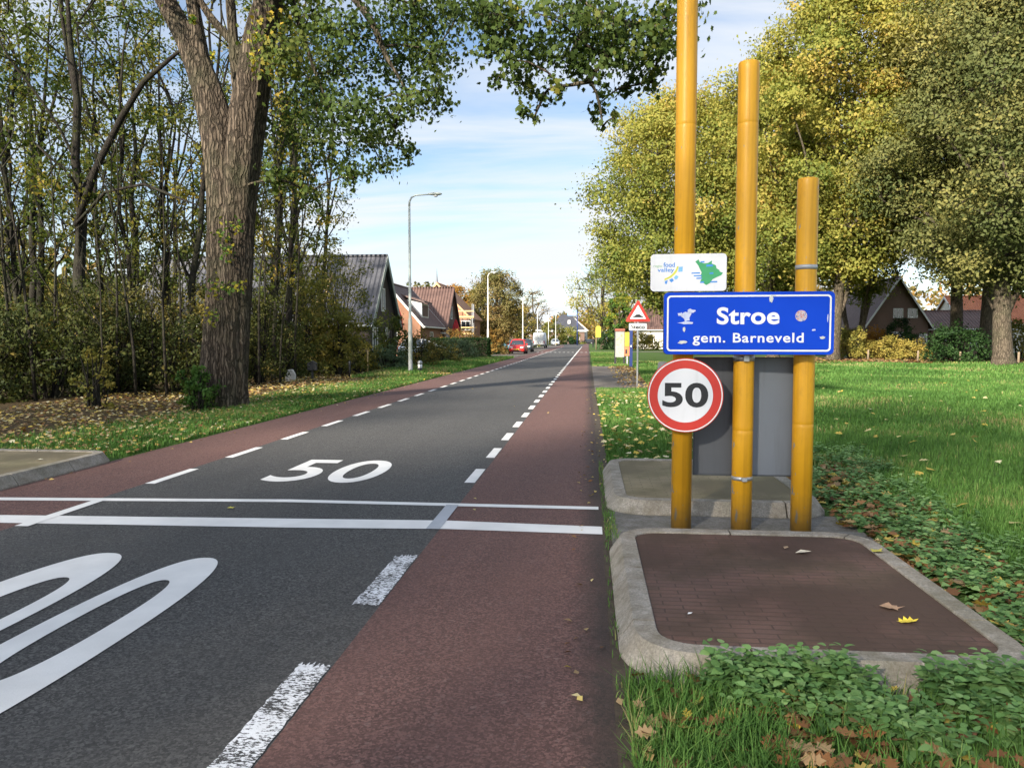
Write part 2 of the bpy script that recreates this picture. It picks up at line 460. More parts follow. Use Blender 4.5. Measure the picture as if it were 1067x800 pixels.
M['tile_dark'] = tile_mat('dark_roof_tiles', (0.055, 0.057, 0.070), (0.085, 0.088, 0.105))

# leaves: tint 0..1 runs from the greenest leaf of a kind to its most turned one
M['leaf_maple'] = leaf_mat('maple_leaves', [(0.0, (0.032, 0.058, 0.016)), (0.5, (0.068, 0.100, 0.022)), (0.80, (0.14, 0.15, 0.032)), (1.0, (0.38, 0.27, 0.035))], 0.33)
M['leaf_wood'] = leaf_mat('woodland_leaves', [(0.0, (0.036, 0.060, 0.016)), (0.45, (0.092, 0.122, 0.026)), (0.75, (0.20, 0.185, 0.038)), (1.0, (0.36, 0.25, 0.045))], 0.42)
M['leaf_hazel'] = leaf_mat('hazel_leaves', [(0.0, (0.055, 0.080, 0.022)), (0.45, (0.135, 0.150, 0.038)), (0.75, (0.24, 0.21, 0.050)), (1.0, (0.42, 0.32, 0.07))], 0.42)
M['leaf_under'] = leaf_mat('undergrowth_leaves', [(0.0, (0.034, 0.050, 0.016)), (0.5, (0.076, 0.086, 0.024)), (0.8, (0.145, 0.120, 0.036)), (1.0, (0.36, 0.27, 0.07))], 0.33)
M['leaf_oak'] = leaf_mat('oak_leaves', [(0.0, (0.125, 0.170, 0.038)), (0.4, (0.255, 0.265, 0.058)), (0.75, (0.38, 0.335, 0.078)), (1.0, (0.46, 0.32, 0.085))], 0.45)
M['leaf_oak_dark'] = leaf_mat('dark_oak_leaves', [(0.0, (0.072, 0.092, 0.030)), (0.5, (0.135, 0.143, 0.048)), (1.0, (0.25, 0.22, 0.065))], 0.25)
M['leaf_rust'] = leaf_mat('rust_leaves', [(0.0, (0.13, 0.10, 0.035)), (0.5, (0.25, 0.16, 0.045)), (1.0, (0.42, 0.20, 0.04))], 0.3)
M['leaf_tan'] = leaf_mat('tan_leaves', [(0.0, (0.13, 0.13, 0.042)), (0.5, (0.20, 0.165, 0.06)), (1.0, (0.27, 0.17, 0.065))], 0.3)
M['leaf_green'] = leaf_mat('evergreen_leaves', [(0.0, (0.014, 0.035, 0.012)), (0.6, (0.035, 0.075, 0.020)), (1.0, (0.07, 0.125, 0.035))], 0.2, 0.45)
M['leaf_shrub'] = leaf_mat('shrub_leaves', [(0.0, (0.035, 0.085, 0.018)), (0.7, (0.085, 0.16, 0.030)), (1.0, (0.45, 0.36, 0.04))], 0.3)
M['leaf_yellow'] = leaf_mat('yellow_shrub_leaves', [(0.0, (0.12, 0.14, 0.03)), (0.6, (0.26, 0.22, 0.05)), (1.0, (0.42, 0.32, 0.08))], 0.3)
M['leaf_sage'] = leaf_mat('sage_leaves', [(0.0, (0.07, 0.11, 0.055)), (0.6, (0.14, 0.19, 0.10)), (1.0, (0.22, 0.26, 0.14))], 0.2)
M['leaf_nettle'] = leaf_mat('dead_nettle_leaves', [(0.0, (0.075, 0.160, 0.048)), (0.6, (0.155, 0.285, 0.092)), (1.0, (0.24, 0.37, 0.14))], 0.25, 0.5)
M['grass'] = leaf_mat('grass_blades', [(0.0, (0.052, 0.115, 0.026)), (0.6, (0.105, 0.220, 0.048)), (0.9, (0.165, 0.275, 0.068)), (1.0, (0.34, 0.30, 0.13))], 0.35, 0.5)
M['fallen'] = leaf_mat('fallen_leaves', [(0.0, (0.13, 0.065, 0.032)), (0.3, (0.25, 0.115, 0.045)), (0.55, (0.34, 0.24, 0.13)), (0.75, (0.55, 0.40, 0.07)), (1.0, (0.62, 0.56, 0.36))], 0.15)
M['bark_maple'] = bark_mat('maple_bark', (0.105, 0.080, 0.058), (0.200, 0.158, 0.115), 1.5, 1.0, 0.05)
M['bark_dark'] = bark_mat('woodland_bark', (0.030, 0.025, 0.020), (0.058, 0.048, 0.039), 3.0, 0.6, 0.02)
M['bark_oak'] = bark_mat('oak_bark', (0.125, 0.098, 0.070), (0.22, 0.178, 0.13), 1.6, 0.8, 0.04)

# ------------------------------------------------------------------ mesh builder
class MB:
    def __init__(s):
        s.v, s.f, s.m, s.s, s.n = [], [], [], [], 0
    def add(s, verts, faces, mat=0, smooth=False):
        s.v.extend(tuple(map(float, p)) for p in verts)
        k = s.n
        for f in faces:
            s.f.append([i + k for i in f]); s.m.append(mat); s.s.append(smooth)
        s.n += len(verts)
        return s
    def box(s, x0, x1, y0, y1, z0, z1, mat=0, T=None):
        vs_ = [(x0, y0, z0), (x1, y0, z0), (x1, y1, z0), (x0, y1, z0), (x0, y0, z1), (x1, y0, z1), (x1, y1, z1), (x0, y1, z1)]
        if T is not None: vs_ = [T @ Vector(p) for p in vs_]
        return s.add(vs_, [(0, 3, 2, 1), (4, 5, 6, 7), (0, 1, 5, 4), (1, 2, 6, 5), (2, 3, 7, 6), (3, 0, 4, 7)], mat)
    def bar(s, a, b, w, h, mat=0):
        a, b = Vector(a), Vector(b); d = (b - a); L = d.length
        q = d.to_track_quat('Y', 'Z').to_matrix().to_4x4(); q.translation = a
        return s.box(-w / 2, w / 2, 0, L, -h / 2, h / 2, mat, q)
    def tube(s, pts, rad, n=8, mat=0, smooth=True, cap=True, flute=None):
        pts = np.array([tuple(p) for p in pts], float); k = len(pts)
        rad = np.array(rad if hasattr(rad, '__len__') else [rad] * k, float)
        tan = np.zeros_like(pts)
        tan[1:-1] = pts[2:] - pts[:-2]; tan[0] = pts[1] - pts[0]; tan[-1] = pts[-1] - pts[-2]
        tan /= np.maximum(np.linalg.norm(tan, axis=1, keepdims=True), 1e-9)
        ref = np.array((1.0, 0, 0)) if abs(tan[0][0]) < 0.8 else np.array((0, 1.0, 0))
        th = np.arange(n) * 2 * math.pi / n
        out = []
        for i in range(k):
            t_ = tan[i]
            u = ref - t_ * ref.dot(t_); u /= max(np.linalg.norm(u), 1e-9); w = np.cross(t_, u); ref = u
            r_ = rad[i] * (np.ones(n) if flute is None else flute(i, th))
            out.append(pts[i] + np.outer(np.cos(th) * r_, u) + np.outer(np.sin(th) * r_, w))
        vs_ = np.concatenate(out)
        fs = [(i * n + j, i * n + (j + 1) % n, (i + 1) * n + (j + 1) % n, (i + 1) * n + j) for i in range(k - 1) for j in range(n)]
        s.add(vs_, fs, mat, smooth)
        if cap:
            b = s.n - n * k
            s.f.append([b + j for j in range(n)][::-1]); s.m.append(mat); s.s.append(False)
            s.f.append([b + (k - 1) * n + j for j in range(n)]); s.m.append(mat); s.s.append(False)
        return s
    def lathe(s, prof, n=24, mat=0, smooth=True, T=None, cap=True):
        th = [j * 2 * math.pi / n for j in range(n)]
        vs_ = [Vector((r * math.cos(a), r * math.sin(a), z)) for r, z in prof for a in th]
        if T is not None: vs_ = [T @ p for p in vs_]
        k = len(prof)
        s.add(vs_, [(i * n + j, i * n + (j + 1) % n, (i + 1) * n + (j + 1) % n, (i + 1) * n + j) for i in range(k - 1) for j in range(n)], mat, smooth)
        if cap:
            b = s.n - n * k
            s.f.append([b + j for j in range(n)][::-1]); s.m.append(mat); s.s.append(False)
            s.f.append([b + (k - 1) * n + j for j in range(n)]); s.m.append(mat); s.s.append(False)
        return s
    def prism(s, poly, d0, d1, T=None, mat=0):
        """poly in local XY, thickness along local Z from d0 to d1"""
        n = len(poly)
        vs_ = [Vector((x, y, d0)) for x, y in poly] + [Vector((x, y, d1)) for x, y in poly]
        if T is not None: vs_ = [T @ p for p in vs_]
        return s.add(vs_, [tuple(range(n))[::-1], tuple(range(n, 2 * n))] + [(i, (i + 1) % n, n + (i + 1) % n, n + i) for i in range(n)], mat)
    def build(s, name, mats, parent=None, bevel=0.0, loc=None):
        me = bpy.data.meshes.new(name)
        me.from_pydata(s.v, [], s.f)
        me.polygons.foreach_set('material_index', s.m)
        me.polygons.foreach_set('use_smooth', s.s)
        for m_ in (mats if isinstance(mats, (list, tuple)) else [mats]): me.materials.append(m_)
        me.validate(); me.update()
        o = bpy.data.objects.new(name, me); COL.objects.link(o)
        if parent: o.parent = parent
        if loc is not None: o.location = loc
        if bevel:
            b = o.modifiers.new('bevel', 'BEVEL'); b.width = bevel; b.segments = 2; b.limit_method = 'ANGLE'
        return o

def np_mesh(name, V, loops, starts, mat, tint=None, parent=None, smooth=False):
    me = bpy.data.meshes.new(name)
    V = np.ascontiguousarray(V, np.float32)
    me.vertices.add(len(V)); me.vertices.foreach_set('co', V.ravel())
    me.loops.add(len(loops)); me.loops.foreach_set('vertex_index', np.asarray(loops, np.int32))
    me.polygons.add(len(starts)); me.polygons.foreach_set('loop_start', np.asarray(starts, np.int32))
    if smooth: me.polygons.foreach_set('use_smooth', np.ones(len(starts), bool))
    me.update(calc_edges=True)
    if tint is not None:
        a = me.attributes.new('tint', 'FLOAT', 'POINT'); a.data.foreach_set('value', np.asarray(tint, np.float32))
    me.materials.append(mat)
    o = bpy.data.objects.new(name, me); COL.objects.link(o)
    if parent: o.parent = parent
    return o

DIAMOND = np.array([(-.5, 0, 0), (-.05, .30, .10), (.5, 0, -.06), (-.05, -.30, .10)])
MAPLE = np.array([(-.5, 0, 0), (-.32, .22, .04), (-.10, .46, .07), (.02, .22, .04), (.24, .34, .02), (.24, .12, .02), (.54, 0, -.07),
                  (.24, -.12, .02), (.24, -.34, .02), (.02, -.22, .04), (-.10, -.46, .07), (-.32, -.22, .04)])
OAK = np.array([(-.5, 0, .02), (-.30, .10, .0), (-.22, .27, .06), (-.08, .15, .02), (.04, .33, .09), (.14, .15, .03), (.28, .26, .08), (.34, .10, .02), (.52, 0, .05),
                (.34, -.10, .02), (.28, -.26, .08), (.14, -.15, .03), (.04, -.33, .09), (-.08, -.15, .02), (-.22, -.27, .06), (-.30, -.10, .0)])
HEART = np.array([(-.45, 0, 0), (-.38, .26, .05), (-.12, .36, .08), (.22, .20, .04), (.55, 0, -.10), (.22, -.20, .04), (-.12, -.36, .08), (-.38, -.26, .05)])

def scatter_shape(name, C, A, N_, size, tint, shape, mat, parent=None):
    """leaf faces: centres C, axis A, normal N_"""
    C = np.asarray(C, float); n = len(C)
    A = A / np.maximum(np.linalg.norm(A, axis=1, keepdims=True), 1e-9)
    B = np.cross(N_, A); B /= np.maximum(np.linalg.norm(B, axis=1, keepdims=True), 1e-9)
    N2 = np.cross(A, B)
    size = np.broadcast_to(size, (n,))[:, None, None]
    k = len(shape)
    V = C[:, None, :] + size * (shape[None, :, 0:1] * A[:, None] + shape[None, :, 1:2] * B[:, None] + shape[None, :, 2:3] * N2[:, None])
    loops = np.arange(n * k); starts = np.arange(n) * k
    return np_mesh(name, V.reshape(-1, 3), loops, starts, mat, np.repeat(tint, k), parent)

def rand_dirs(rng, n):
    v = rng.normal(size=(n, 3)); return v / np.maximum(np.linalg.norm(v, axis=1, keepdims=True), 1e-9)

LEAF_N = [None]
def leaves(name, C, size, tint, rng, mat, parent=None, shape=DIAMOND, droop=0.35):
    n = len(C)
    A = rand_dirs(rng, n); A[:, 2] -= droop
    N_ = rand_dirs(rng, n); N_[:, 2] += 0.5
    if LEAF_N[0] is not None and len(LEAF_N[0]) == n: N_ = N_ * 0.38 + LEAF_N[0] * 1.0
    LEAF_N[0] = None
    sz = size * rng.uniform(0.65, 1.35, n)
    return scatter_shape(name, C, A, N_, sz, np.clip(tint, 0, 1), shape, mat, parent)

# ------------------------------------------------------------------ trees
def bez(a, b, c, d, k):
    t = np.linspace(0, 1, k)[:, None]
    return (1 - t) ** 3 * a + 3 * (1 - t) ** 2 * t * b + 3 * (1 - t) * t ** 2 * c + t ** 3 * d

def limbs_and_leaves(mb, trunk_pts, trunk_rad, clumps, rng, twig=0.012, attach=0.55, sub_len=1.0, twig_n=6, max_r=None, leaf_frac=1.0, bare=0, dome=0.0):
    """grow limbs to clumps [(centre, radius, n, tint)], return leaf centres and tints"""
    tp = np.array([tuple(p) for p in trunk_pts]); tr = np.array(trunk_rad)
    cs = [np.array(tuple(c[0]), float) for c in clumps]
    base_xy = tp[:, :]
    order = sorted(range(len(cs)), key=lambda i: np.min(np.linalg.norm(tp - cs[i], axis=1)))
    placed, par, desc = [], {}, {i: 1 for i in order}
    start, plen = {}, {}
    for i in order:
        c = cs[i]
        # trunk attach, lower than the clump so limbs rise
        dz = np.abs(tp[:, 2] - (tp[0, 2] + (c[2] - tp[0, 2]) * attach))
        pen = np.linalg.norm(tp[:, :2] - c[:2], axis=1)
        j = int(np.argmin(dz + 0.6 * pen))
        best, bp, bs = np.linalg.norm(tp[j] - c) * 1.0, None, tp[j]
        for q in placed:
            d = np.linalg.norm(cs[q] - c) + 0.35 * plen[q] + max(0, cs[q][2] - c[2]) * 0.5
            if d < best: best, bp, bs = d, q, cs[q]
        par[i], start[i] = bp, bs
        plen[i] = np.linalg.norm(bs - c) + (plen[bp] if bp is not None else 0)
        placed.append(i)
    for i in reversed(order):
        if par[i] is not None: desc[par[i]] += desc[i]
    for i in order:
        a, d = start[i], cs[i]
        L = np.linalg.norm(d - a)
        up = np.array((0, 0, 1.0))
        b = a + (d - a) * 0.33 + up * L * 0.10 + rng.normal(size=3) * L * 0.06
        c = a + (d - a) * 0.66 + up * L * 0.10 + rng.normal(size=3) * L * 0.06
        k = max(4, min(9, int(L / 0.5)))
        r0 = twig * 1.6 * desc[i] ** 0.55 + twig
        if max_r: r0 = min(r0, max_r)
        r1 = max(twig * 0.8, r0 * 0.6)
        mb.tube(bez(a, b, c, d, k), np.linspace(r0, r1, k), 6 if r0 > 0.03 else 4, cap=False)
    LC, LT, LN = [], [], []
    for i in order:
        c, r, n, tnt = clumps[i]
        c = cs[i]
        r3 = np.array(r if hasattr(r, '__len__') else (r, r, r * 0.75), float)
        ns = max(3, min(22 if dome else 16, int(n / 30)))
        sd_ = rand_dirs(rng, ns) * r3 * rng.uniform(0.35, 0.95, (ns, 1))
        if dome: sd_[:, 2] = sd_[:, 2] * (1 - dome) + dome * r3[2]
        for s_ in sd_[:twig_n]:
            e = c + s_ * sub_len
            m_ = c + s_ * 0.5 + np.array((0, 0, 0.12 * np.linalg.norm(s_))) + rng.normal(size=3) * 0.05 * np.linalg.norm(s_)
            mb.tube([c, m_, e], [twig, twig * 0.7, twig * 0.35], 3, cap=False)
        for q in range(bare):
            s2 = rand_dirs(rng, 1)[0] * r3 * rng.uniform(0.8, 1.6); s2[2] = abs(s2[2])
            mb.tube([c, c + s2 * .5 + rng.normal(size=3) * .08, c + s2], [twig, twig * .6, twig * .3], 3, cap=False)
        m = max(1, int(n * leaf_frac / ns))
        cc = c + np.repeat(sd_, m, axis=0) + rng.normal(size=(ns * m, 3)) * r3 * (0.21 if dome else 0.27)
        tt = tnt + np.repeat(rng.normal(size=ns) * 0.13, m) + rng.normal(size=ns * m) * 0.09
        o_ = cc - c; o_ /= np.maximum(np.linalg.norm(o_, axis=1, keepdims=True), 1e-6)
        LC.append(cc); LT.append(tt); LN.append(o_)
    LEAF_N[0] = np.concatenate(LN)
    return np.concatenate(LC), np.concatenate(LT)

def trunk_path(rng, H, lean=(0, 0), wob=0.15, k=9):
    z = np.linspace(0, H, k)
    x = lean[0] * z / H + np.cumsum(rng.normal(size=k)) * wob * 0.25
    y = lean[1] * z / H + np.cumsum(rng.normal(size=k)) * wob * 0.25
    x -= x[0]; y -= y[0]
    return np.stack([x, y, z], 1)

def crown_clumps(rng, H, base, Rx, n, leaves_total, tint=0.5, peak=0.55, rc=None, top_tint=0.0, side=(0, 0)):
    """clumps filling a domed envelope between base and H"""
    out = []
    Hc = H - base
    rc = rc or Rx * 0.30
    for i in range(n):
        t = (i + rng.uniform(0.2, 0.8)) / n
        z = base + Hc * (0.04 + 0.92 * t)
        # envelope radius: widest at `peak`
        e = math.sqrt(max(0.02, 1 - ((t - peak) / (peak if t < peak else 1.02 - peak)) ** 2 * 0.92))
        rr = Rx * e - rc * 0.6
        a = i * 2.39996 + rng.uniform(-0.5, 0.5)
        q = math.sqrt(rng.uniform(0.12, 1.0)) * max(0.1, rr)
        c = (math.cos(a) * q + side[0] * t, math.sin(a) * q + side[1] * t, z)
        s_ = rc * rng.uniform(0.75, 1.3)
        out.append((c, (s_, s_, s_ * 0.72), int(leaves_total / n), tint + rng.normal() * 0.15 + top_tint * (t - 0.5)))
    return out

def flare(radii_len):
    ph = random.random() * 6
    def f(i, th):
        amp = 0.22 * max(0, 1 - i / 2.2) + 0.04
        return 1 + amp * np.cos(5 * th + ph) * 0.5 + amp * 0.6
    return f

def make_tree(name, label, cat, loc, H, r0, base, Rx, n_cl, n_leaf, leaf, lm, bm, seed, tint=0.5, peak=0.5, group=None, lean=(0, 0),
              wob=0.3, top_tint=0.0, rc=None, twig=0.02, attach=0.55, stems=1, shape=DIAMOND, rotz=0.0, bare=0, top=0.85, dome=0.0):
    rng = np.random.default_rng(seed); random.seed(seed)
    root = thing(name, label, cat, loc, rotz, group)
    mb = MB()
    Ht = H * top
    allp, allr = [], []
    for s_ in range(stems):
        ln = lean if stems == 1 else (lean[0] + math.cos(s_ * 2.4) * H * 0.14, lean[1] + math.sin(s_ * 2.4) * H * 0.14)
        tp = trunk_path(rng, Ht * (1 if s_ == 0 else rng.uniform(0.7, 0.95)), ln, wob)
        if s_: tp = tp + np.array((math.cos(s_ * 2.4) * r0 * 1.3, math.sin(s_ * 2.4) * r0 * 1.3, 0))
        # extra ring close to the ground for the root flare
        tp = np.insert(tp, 1, tp[0] * 0.9 + tp[1] * 0.1, axis=0); tp = np.insert(tp, 2, tp[0] * 0.7 + tp[2] * 0.3, axis=0)
        tp[0, 2] -= 0.15
        tt = np.clip(tp[:, 2] / Ht, 0, 1)
        tr = r0 * (1 - 0.86 * tt ** 0.9)
        tr[0] *= 1.35; tr[1] *= 1.08
        mb.tube(tp, tr, 14 if r0 > 0.25 else 8, flute=flare(0) if r0 > 0.2 else None)
        allp.append(tp[2:]); allr.append(tr[2:])
    tp = np.concatenate(allp); tr = np.concatenate(allr)
    cl = crown_clumps(rng, H, base, Rx, n_cl, n_leaf, tint, peak, rc, top_tint, lean)
    C, T = limbs_and_leaves(mb, tp, tr, cl, rng, twig, attach, max_r=r0 * 0.55, bare=bare, dome=dome)
    mb.build('trunk', bm, root)
    leaves('crown', C, leaf, T, rng, lm, root, shape)
    return root

def make_shrub(name, label, cat, loc, rx, h, n_leaf, leaf, lm, seed, tint=0.5, group=None, n_cl=14, rotz=0.0, base=0.05, stems=6, ry=None, shape=DIAMOND):
    rng = np.random.default_rng(seed)
    root = thing(name, label, cat, loc, rotz, group)
    mb = MB(); tp = []
    ry = ry or rx
    for s_ in range(stems):
        a = s_ * 2.4 + rng.uniform(0, 1); q = 0.5 * rng.uniform(0.3, 1)
        pts = [(0.12 * math.cos(a), 0.12 * math.sin(a), -0.05), (q * rx * 0.5 * math.cos(a), q * ry * 0.5 * math.sin(a), h * 0.4), (q * rx * math.cos(a), q * ry * math.sin(a), h * 0.8)]
        mb.tube(pts, [0.03 + 0.004 * h, 0.022, 0.008], 5, cap=False)
        tp += pts
    cl = []
    for i in range(n_cl):
        t = (i + rng.uniform(0.1, 0.9)) / n_cl
        z = h * (base + (0.92 - base) * t)
        e = math.sqrt(max(0.03, 1 - max(0, (t - 0.35) / 0.68) ** 2))
        a = i * 2.39996; q = math.sqrt(rng.uniform(0.15, 1)) * 0.8 * e
        s_ = min(rx, h) * 0.34 * rng.uniform(0.8, 1.25)
        cl.append(((math.cos(a) * q * rx, math.sin(a) * q * ry, z), (s_, s_, s_ * 0.8), n_leaf // n_cl, tint + rng.normal() * 0.10))
    C, T = limbs_and_leaves(mb, tp, [0.02] * len(tp), cl, rng, 0.007, 0.4, max_r=0.03)
    C[:, 2] = np.maximum(C[:, 2], 0.03)
    mb.build('stems', M['bark_dark'], root)
    leaves('foliage', C, leaf, T, rng, lm, root, shape)
    return root

# ------------------------------------------------------------------ text
def text_geo(txt, offset=0.0, res=6, spacing=1.0):
    cu = bpy.data.curves.new('lettering', 'FONT')
    cu.body = txt; cu.size = 1.0; cu.offset = offset; cu.resolution_u = res; cu.fill_mode = 'FRONT'; cu.extrude = 0.0
    cu.space_character = spacing
    o = bpy.data.objects.new('lettering', cu); COL.objects.link(o)
    dg = bpy.context.evaluated_depsgraph_get(); dg.update()
    me = bpy.data.meshes.new_from_object(o.evaluated_get(dg))
    v = np.array([tuple(p.co)[:2] for p in me.vertices]); f = [tuple(p.vertices) for p in me.polygons]
    bpy.data.objects.remove(o); bpy.data.curves.remove(cu); bpy.data.meshes.remove(me)
    return v, f

def lettering(name, txt, mat, parent, cx, cz, w, h, y, offset=0.02, spacing=1.0, normal='-Y', fit_h=True):
    """letters of total width w and height h centred on (cx, cz) of a sign facing local -Y at depth y"""
    v, f = text_geo(txt, offset, 6, spacing)
    lo, hi = v.min(0), v.max(0); s_ = hi - lo
    u = (v - (lo + hi) / 2) / s_ * np.array((w, h))
    mb = MB()
    if normal == '-Y':
        mb.add([(cx + p[0], y, cz + p[1]) for p in u], f)
    else:
        mb.add([(cx + p[0], cz + p[1], y) for p in u], f)
    return mb.build(name, mat, parent)

def rrect(w, h, r, n=6):
    out = []
    for cx_, cy_, a0 in ((w / 2 - r, h / 2 - r, 0), (-w / 2 + r, h / 2 - r, 90), (-w / 2 + r, -h / 2 + r, 180), (w / 2 - r, -h / 2 + r, 270)):
        for i in range(n + 1):
            a = R(a0 + 90 * i / n); out.append((cx_ + r * math.cos(a), cy_ + r * math.sin(a)))
    return out
XZ = Matrix(((1, 0, 0, 0), (0, 0, -1, 0), (0, 1, 0, 0), (0, 0, 0, 1)))   # local XY polygon -> sign plane XZ; +thickness -> -Y (towards the viewer)
def plate(mb, poly, y_back, y_front, cx=0.0, cz=0.0, mat=0):
    mb.prism([(x + cx, z + cz) for x, z in poly], -y_back, -y_front, XZ, mat); return mb
def frame_ring(mb, outer, inner, y, cx=0.0, cz=0.0, mat=0):
    n = len(outer)
    vs_ = [(x + cx, y, z + cz) for x, z in outer] + [(x + cx, y, z + cz) for x, z in inner]
    mb.add(vs_, [(i, (i + 1) % n, n + (i + 1) % n, n + i) for i in range(n)], mat); return mb

# =================================================================== THE SETTING
def sheet(name, poly, z, mat, kind='structure'):
    mb = MB(); mb.add([(x, y, z) for x, y in poly], [tuple(range(len(poly)))])
    return tag(mb.build(name, mat), kind=kind)

XL_OUT, XL, XR, XR_OUT = -6.02, -4.73, -1.20, 0.13
g = MB()
rngg = np.random.default_rng(3)
xs = sorted(set([-1800, -600, -200, -100, -60, -45] + [round(x, 2) for x in np.arange(-36, -6.2, 1.2)] + [-6.1, 0.2, 2.6] + [round(x, 2) for x in np.arange(3.4, 40, 1.4)] + [45, 60, 100, 200, 600, 1800]))
ys = sorted(set([-600, -200, -80, -40, -20, -10] + [round(y, 2) for y in np.arange(-5, 62, 1.3)] + [70, 90, 120, 160, 240, 400, 900, 2600]))
gv, gf = [], []
def ground_z(x, y):
    z = -0.012
    if x > 2.7 and y < 70: z += 0.05 * math.sin(x * 0.9 + y * 0.35) * min(1, (x - 2.7) / 3) + 0.03 * math.sin(y * 0.8 - x * 0.3) * min(1, (x - 2.7) / 3)
    if x < -6.6 and y < 50: z += 0.05 * math.sin(x * 1.1 + y * 0.5) * min(1, (-6.6 - x) / 2) + 0.02
    return z
for y in ys:
    for x in xs: gv.append((x, y, ground_z(x, y)))
nx = len(xs)
for j in range(len(ys) - 1):
    for i in range(nx - 1): gf.append((j * nx + i, j * nx + i + 1, (j + 1) * nx + i + 1, (j + 1) * nx + i))
g.add(gv, gf, 0, True)
tag(g.build('ground', M['ground']), kind='structure')

ROAD_END = 330.0
sheet('road', [(XL, -60), (XR, -60), (XR, 200), (-0.8, ROAD_END), (-10, ROAD_END), (-7.5, 230), (XL, 150)], 0.0, M['asphalt'])
sheet('cycle_lane_right', [(XR, -60), (XR_OUT, -60), (XR_OUT, 200), (1.0, ROAD_END), (-0.8, ROAD_END), (XR, 200)], 0.0, M['red_asphalt'])
sheet('cycle_lane_left', [(XL_OUT, -60), (XL, -60), (XL, 150), (-7.5, 230), (-8.9, 230), (XL_OUT, 150)], 0.0, M['red_asphalt'])
sheet('side_path', [(0.20, 22.5), (1.25, 22.5), (1.9, 25), (2.4, 32), (2.3, 41), (1.5, 44), (0.20, 44)], 0.004, M['pave_path'])
sheet('parking_bay', [(-9.2, 58), (XL_OUT - 0.02, 64), (XL_OUT - 0.02, 200), (-9.2, 200)], 0.003, M['pave_path'])
sheet('side_path_far', [(0.3, 92), (30, 92), (30, 97), (0.3, 97)], 0.004, M['pave_path'])
sheet('kerb_slab', [(XR_OUT + 0.06, 5.75), (2.2, 5.75), (2.2, 6.9), (XR_OUT + 0.06, 6.9)], 0.006, M['concrete_slab'])
sheet('gutter_strip', [(XR_OUT - 0.012, -2), (0.27, -2), (0.27, 9.6), (0.20, 22), (0.20, 45), (XR_OUT - 0.012, 45)], 0.003, M['soil'])
sheet('litter_strip', [(9, 55.5), (14, 53), (24, 51.5), (34, 50.5), (48, 50), (48, 66), (9, 68)], 0.02, M['soil'])

# ---- painted markings
def marking(name, polys, label, mat, z=0.004):
    mb = MB()
    for p in polys: mb.add([(x, y, z) for x, y in p], [tuple(range(len(p)))])
    return tag(mb.build(name, mat), kind='structure')
marking('stop_band_far', [[(XL_OUT, 6.80), (-2.86, 7.02), (-1.2, 7.0), (XR_OUT - 0.03, 6.98), (XR_OUT - 0.03, 7.10), (-1.2, 7.12), (-2.86, 7.14), (XL_OUT, 6.93)]], '', M['paint'])
marking('stop_band_near', [[(XL_OUT, 5.93), (-4.93, 5.98), (-2.45, 6.06), (-1.15, 6.14), (XR_OUT - 0.01, 6.09), (XR_OUT - 0.01, 6.34), (-1.2, 6.43), (-2.5, 6.37), (-5.1, 6.25), (XL_OUT, 6.20)]], '', M['paint'])
marking('lane_line_joining_bands', [[(-4.72, 5.88), (-4.60, 5.88), (-4.61, 6.90), (-4.72, 6.90)]], '', M['paint'], 0.007)
marking('grey_lane_line_joining_bands', [[(-1.31, 6.12), (-1.195, 6.12), (-1.195, 7.04), (-1.31, 7.04)]], '', M['paint_grey'], 0.007)
rj = random.Random(12)
def ragged(x0, x1, y0, y1):
    p = [(x0 + (x1 - x0) * i / 18 + rj.uniform(-.002, .002), y0 + rj.uniform(-.025, .02)) for i in range(19)]
    p += [(x1 + rj.uniform(-.006, .003), y0 + (y1 - y0) * i / 40) for i in range(1, 40)]
    p += [(x1 + (x0 - x1) * i / 18 + rj.uniform(-.002, .002), y1 + rj.uniform(-.045, .02)) for i in range(19)]
    p += [(x0 + rj.uniform(-.004, .008), y1 + (y0 - y1) * i / 40) for i in range(1, 40)]
    return p
marking('worn_lane_dashes', [ragged(-1.365, -1.205, 2.2, 3.5), ragged(-1.365, -1.205, 4.33, 5.36)], '', M['paint_worn'])
dl, dr = [], []
y = 8.17
while y < 46:
    dr.append([(-1.325, y), (-1.21, y), (-1.21, y + 0.88), (-1.325, y + 0.88)]); y += 1.76
dr.append([(-1.325, 46.3), (-1.21, 46.3), (-1.21, 150), (-1.325, 150)])
y = 7.78
while y < 140:
    dl.append([(-4.725, y), (-4.615, y), (-4.615, y + 0.95), (-4.725, y + 0.95)]); y += 1.83
marking('lane_dashes_right', dr, '', M['paint'])
marking('lane_dashes_left', dl, '', M['paint'])
hump = []
for i in range(13):
    x = -5.9 + i * 0.5
    hump.append([(x, 88), (x + 0.24, 88), (x + 0.24, 89.4), (x, 89.4)])
marking('speed_hump_blocks', hump, '', M['paint'], 0.009)

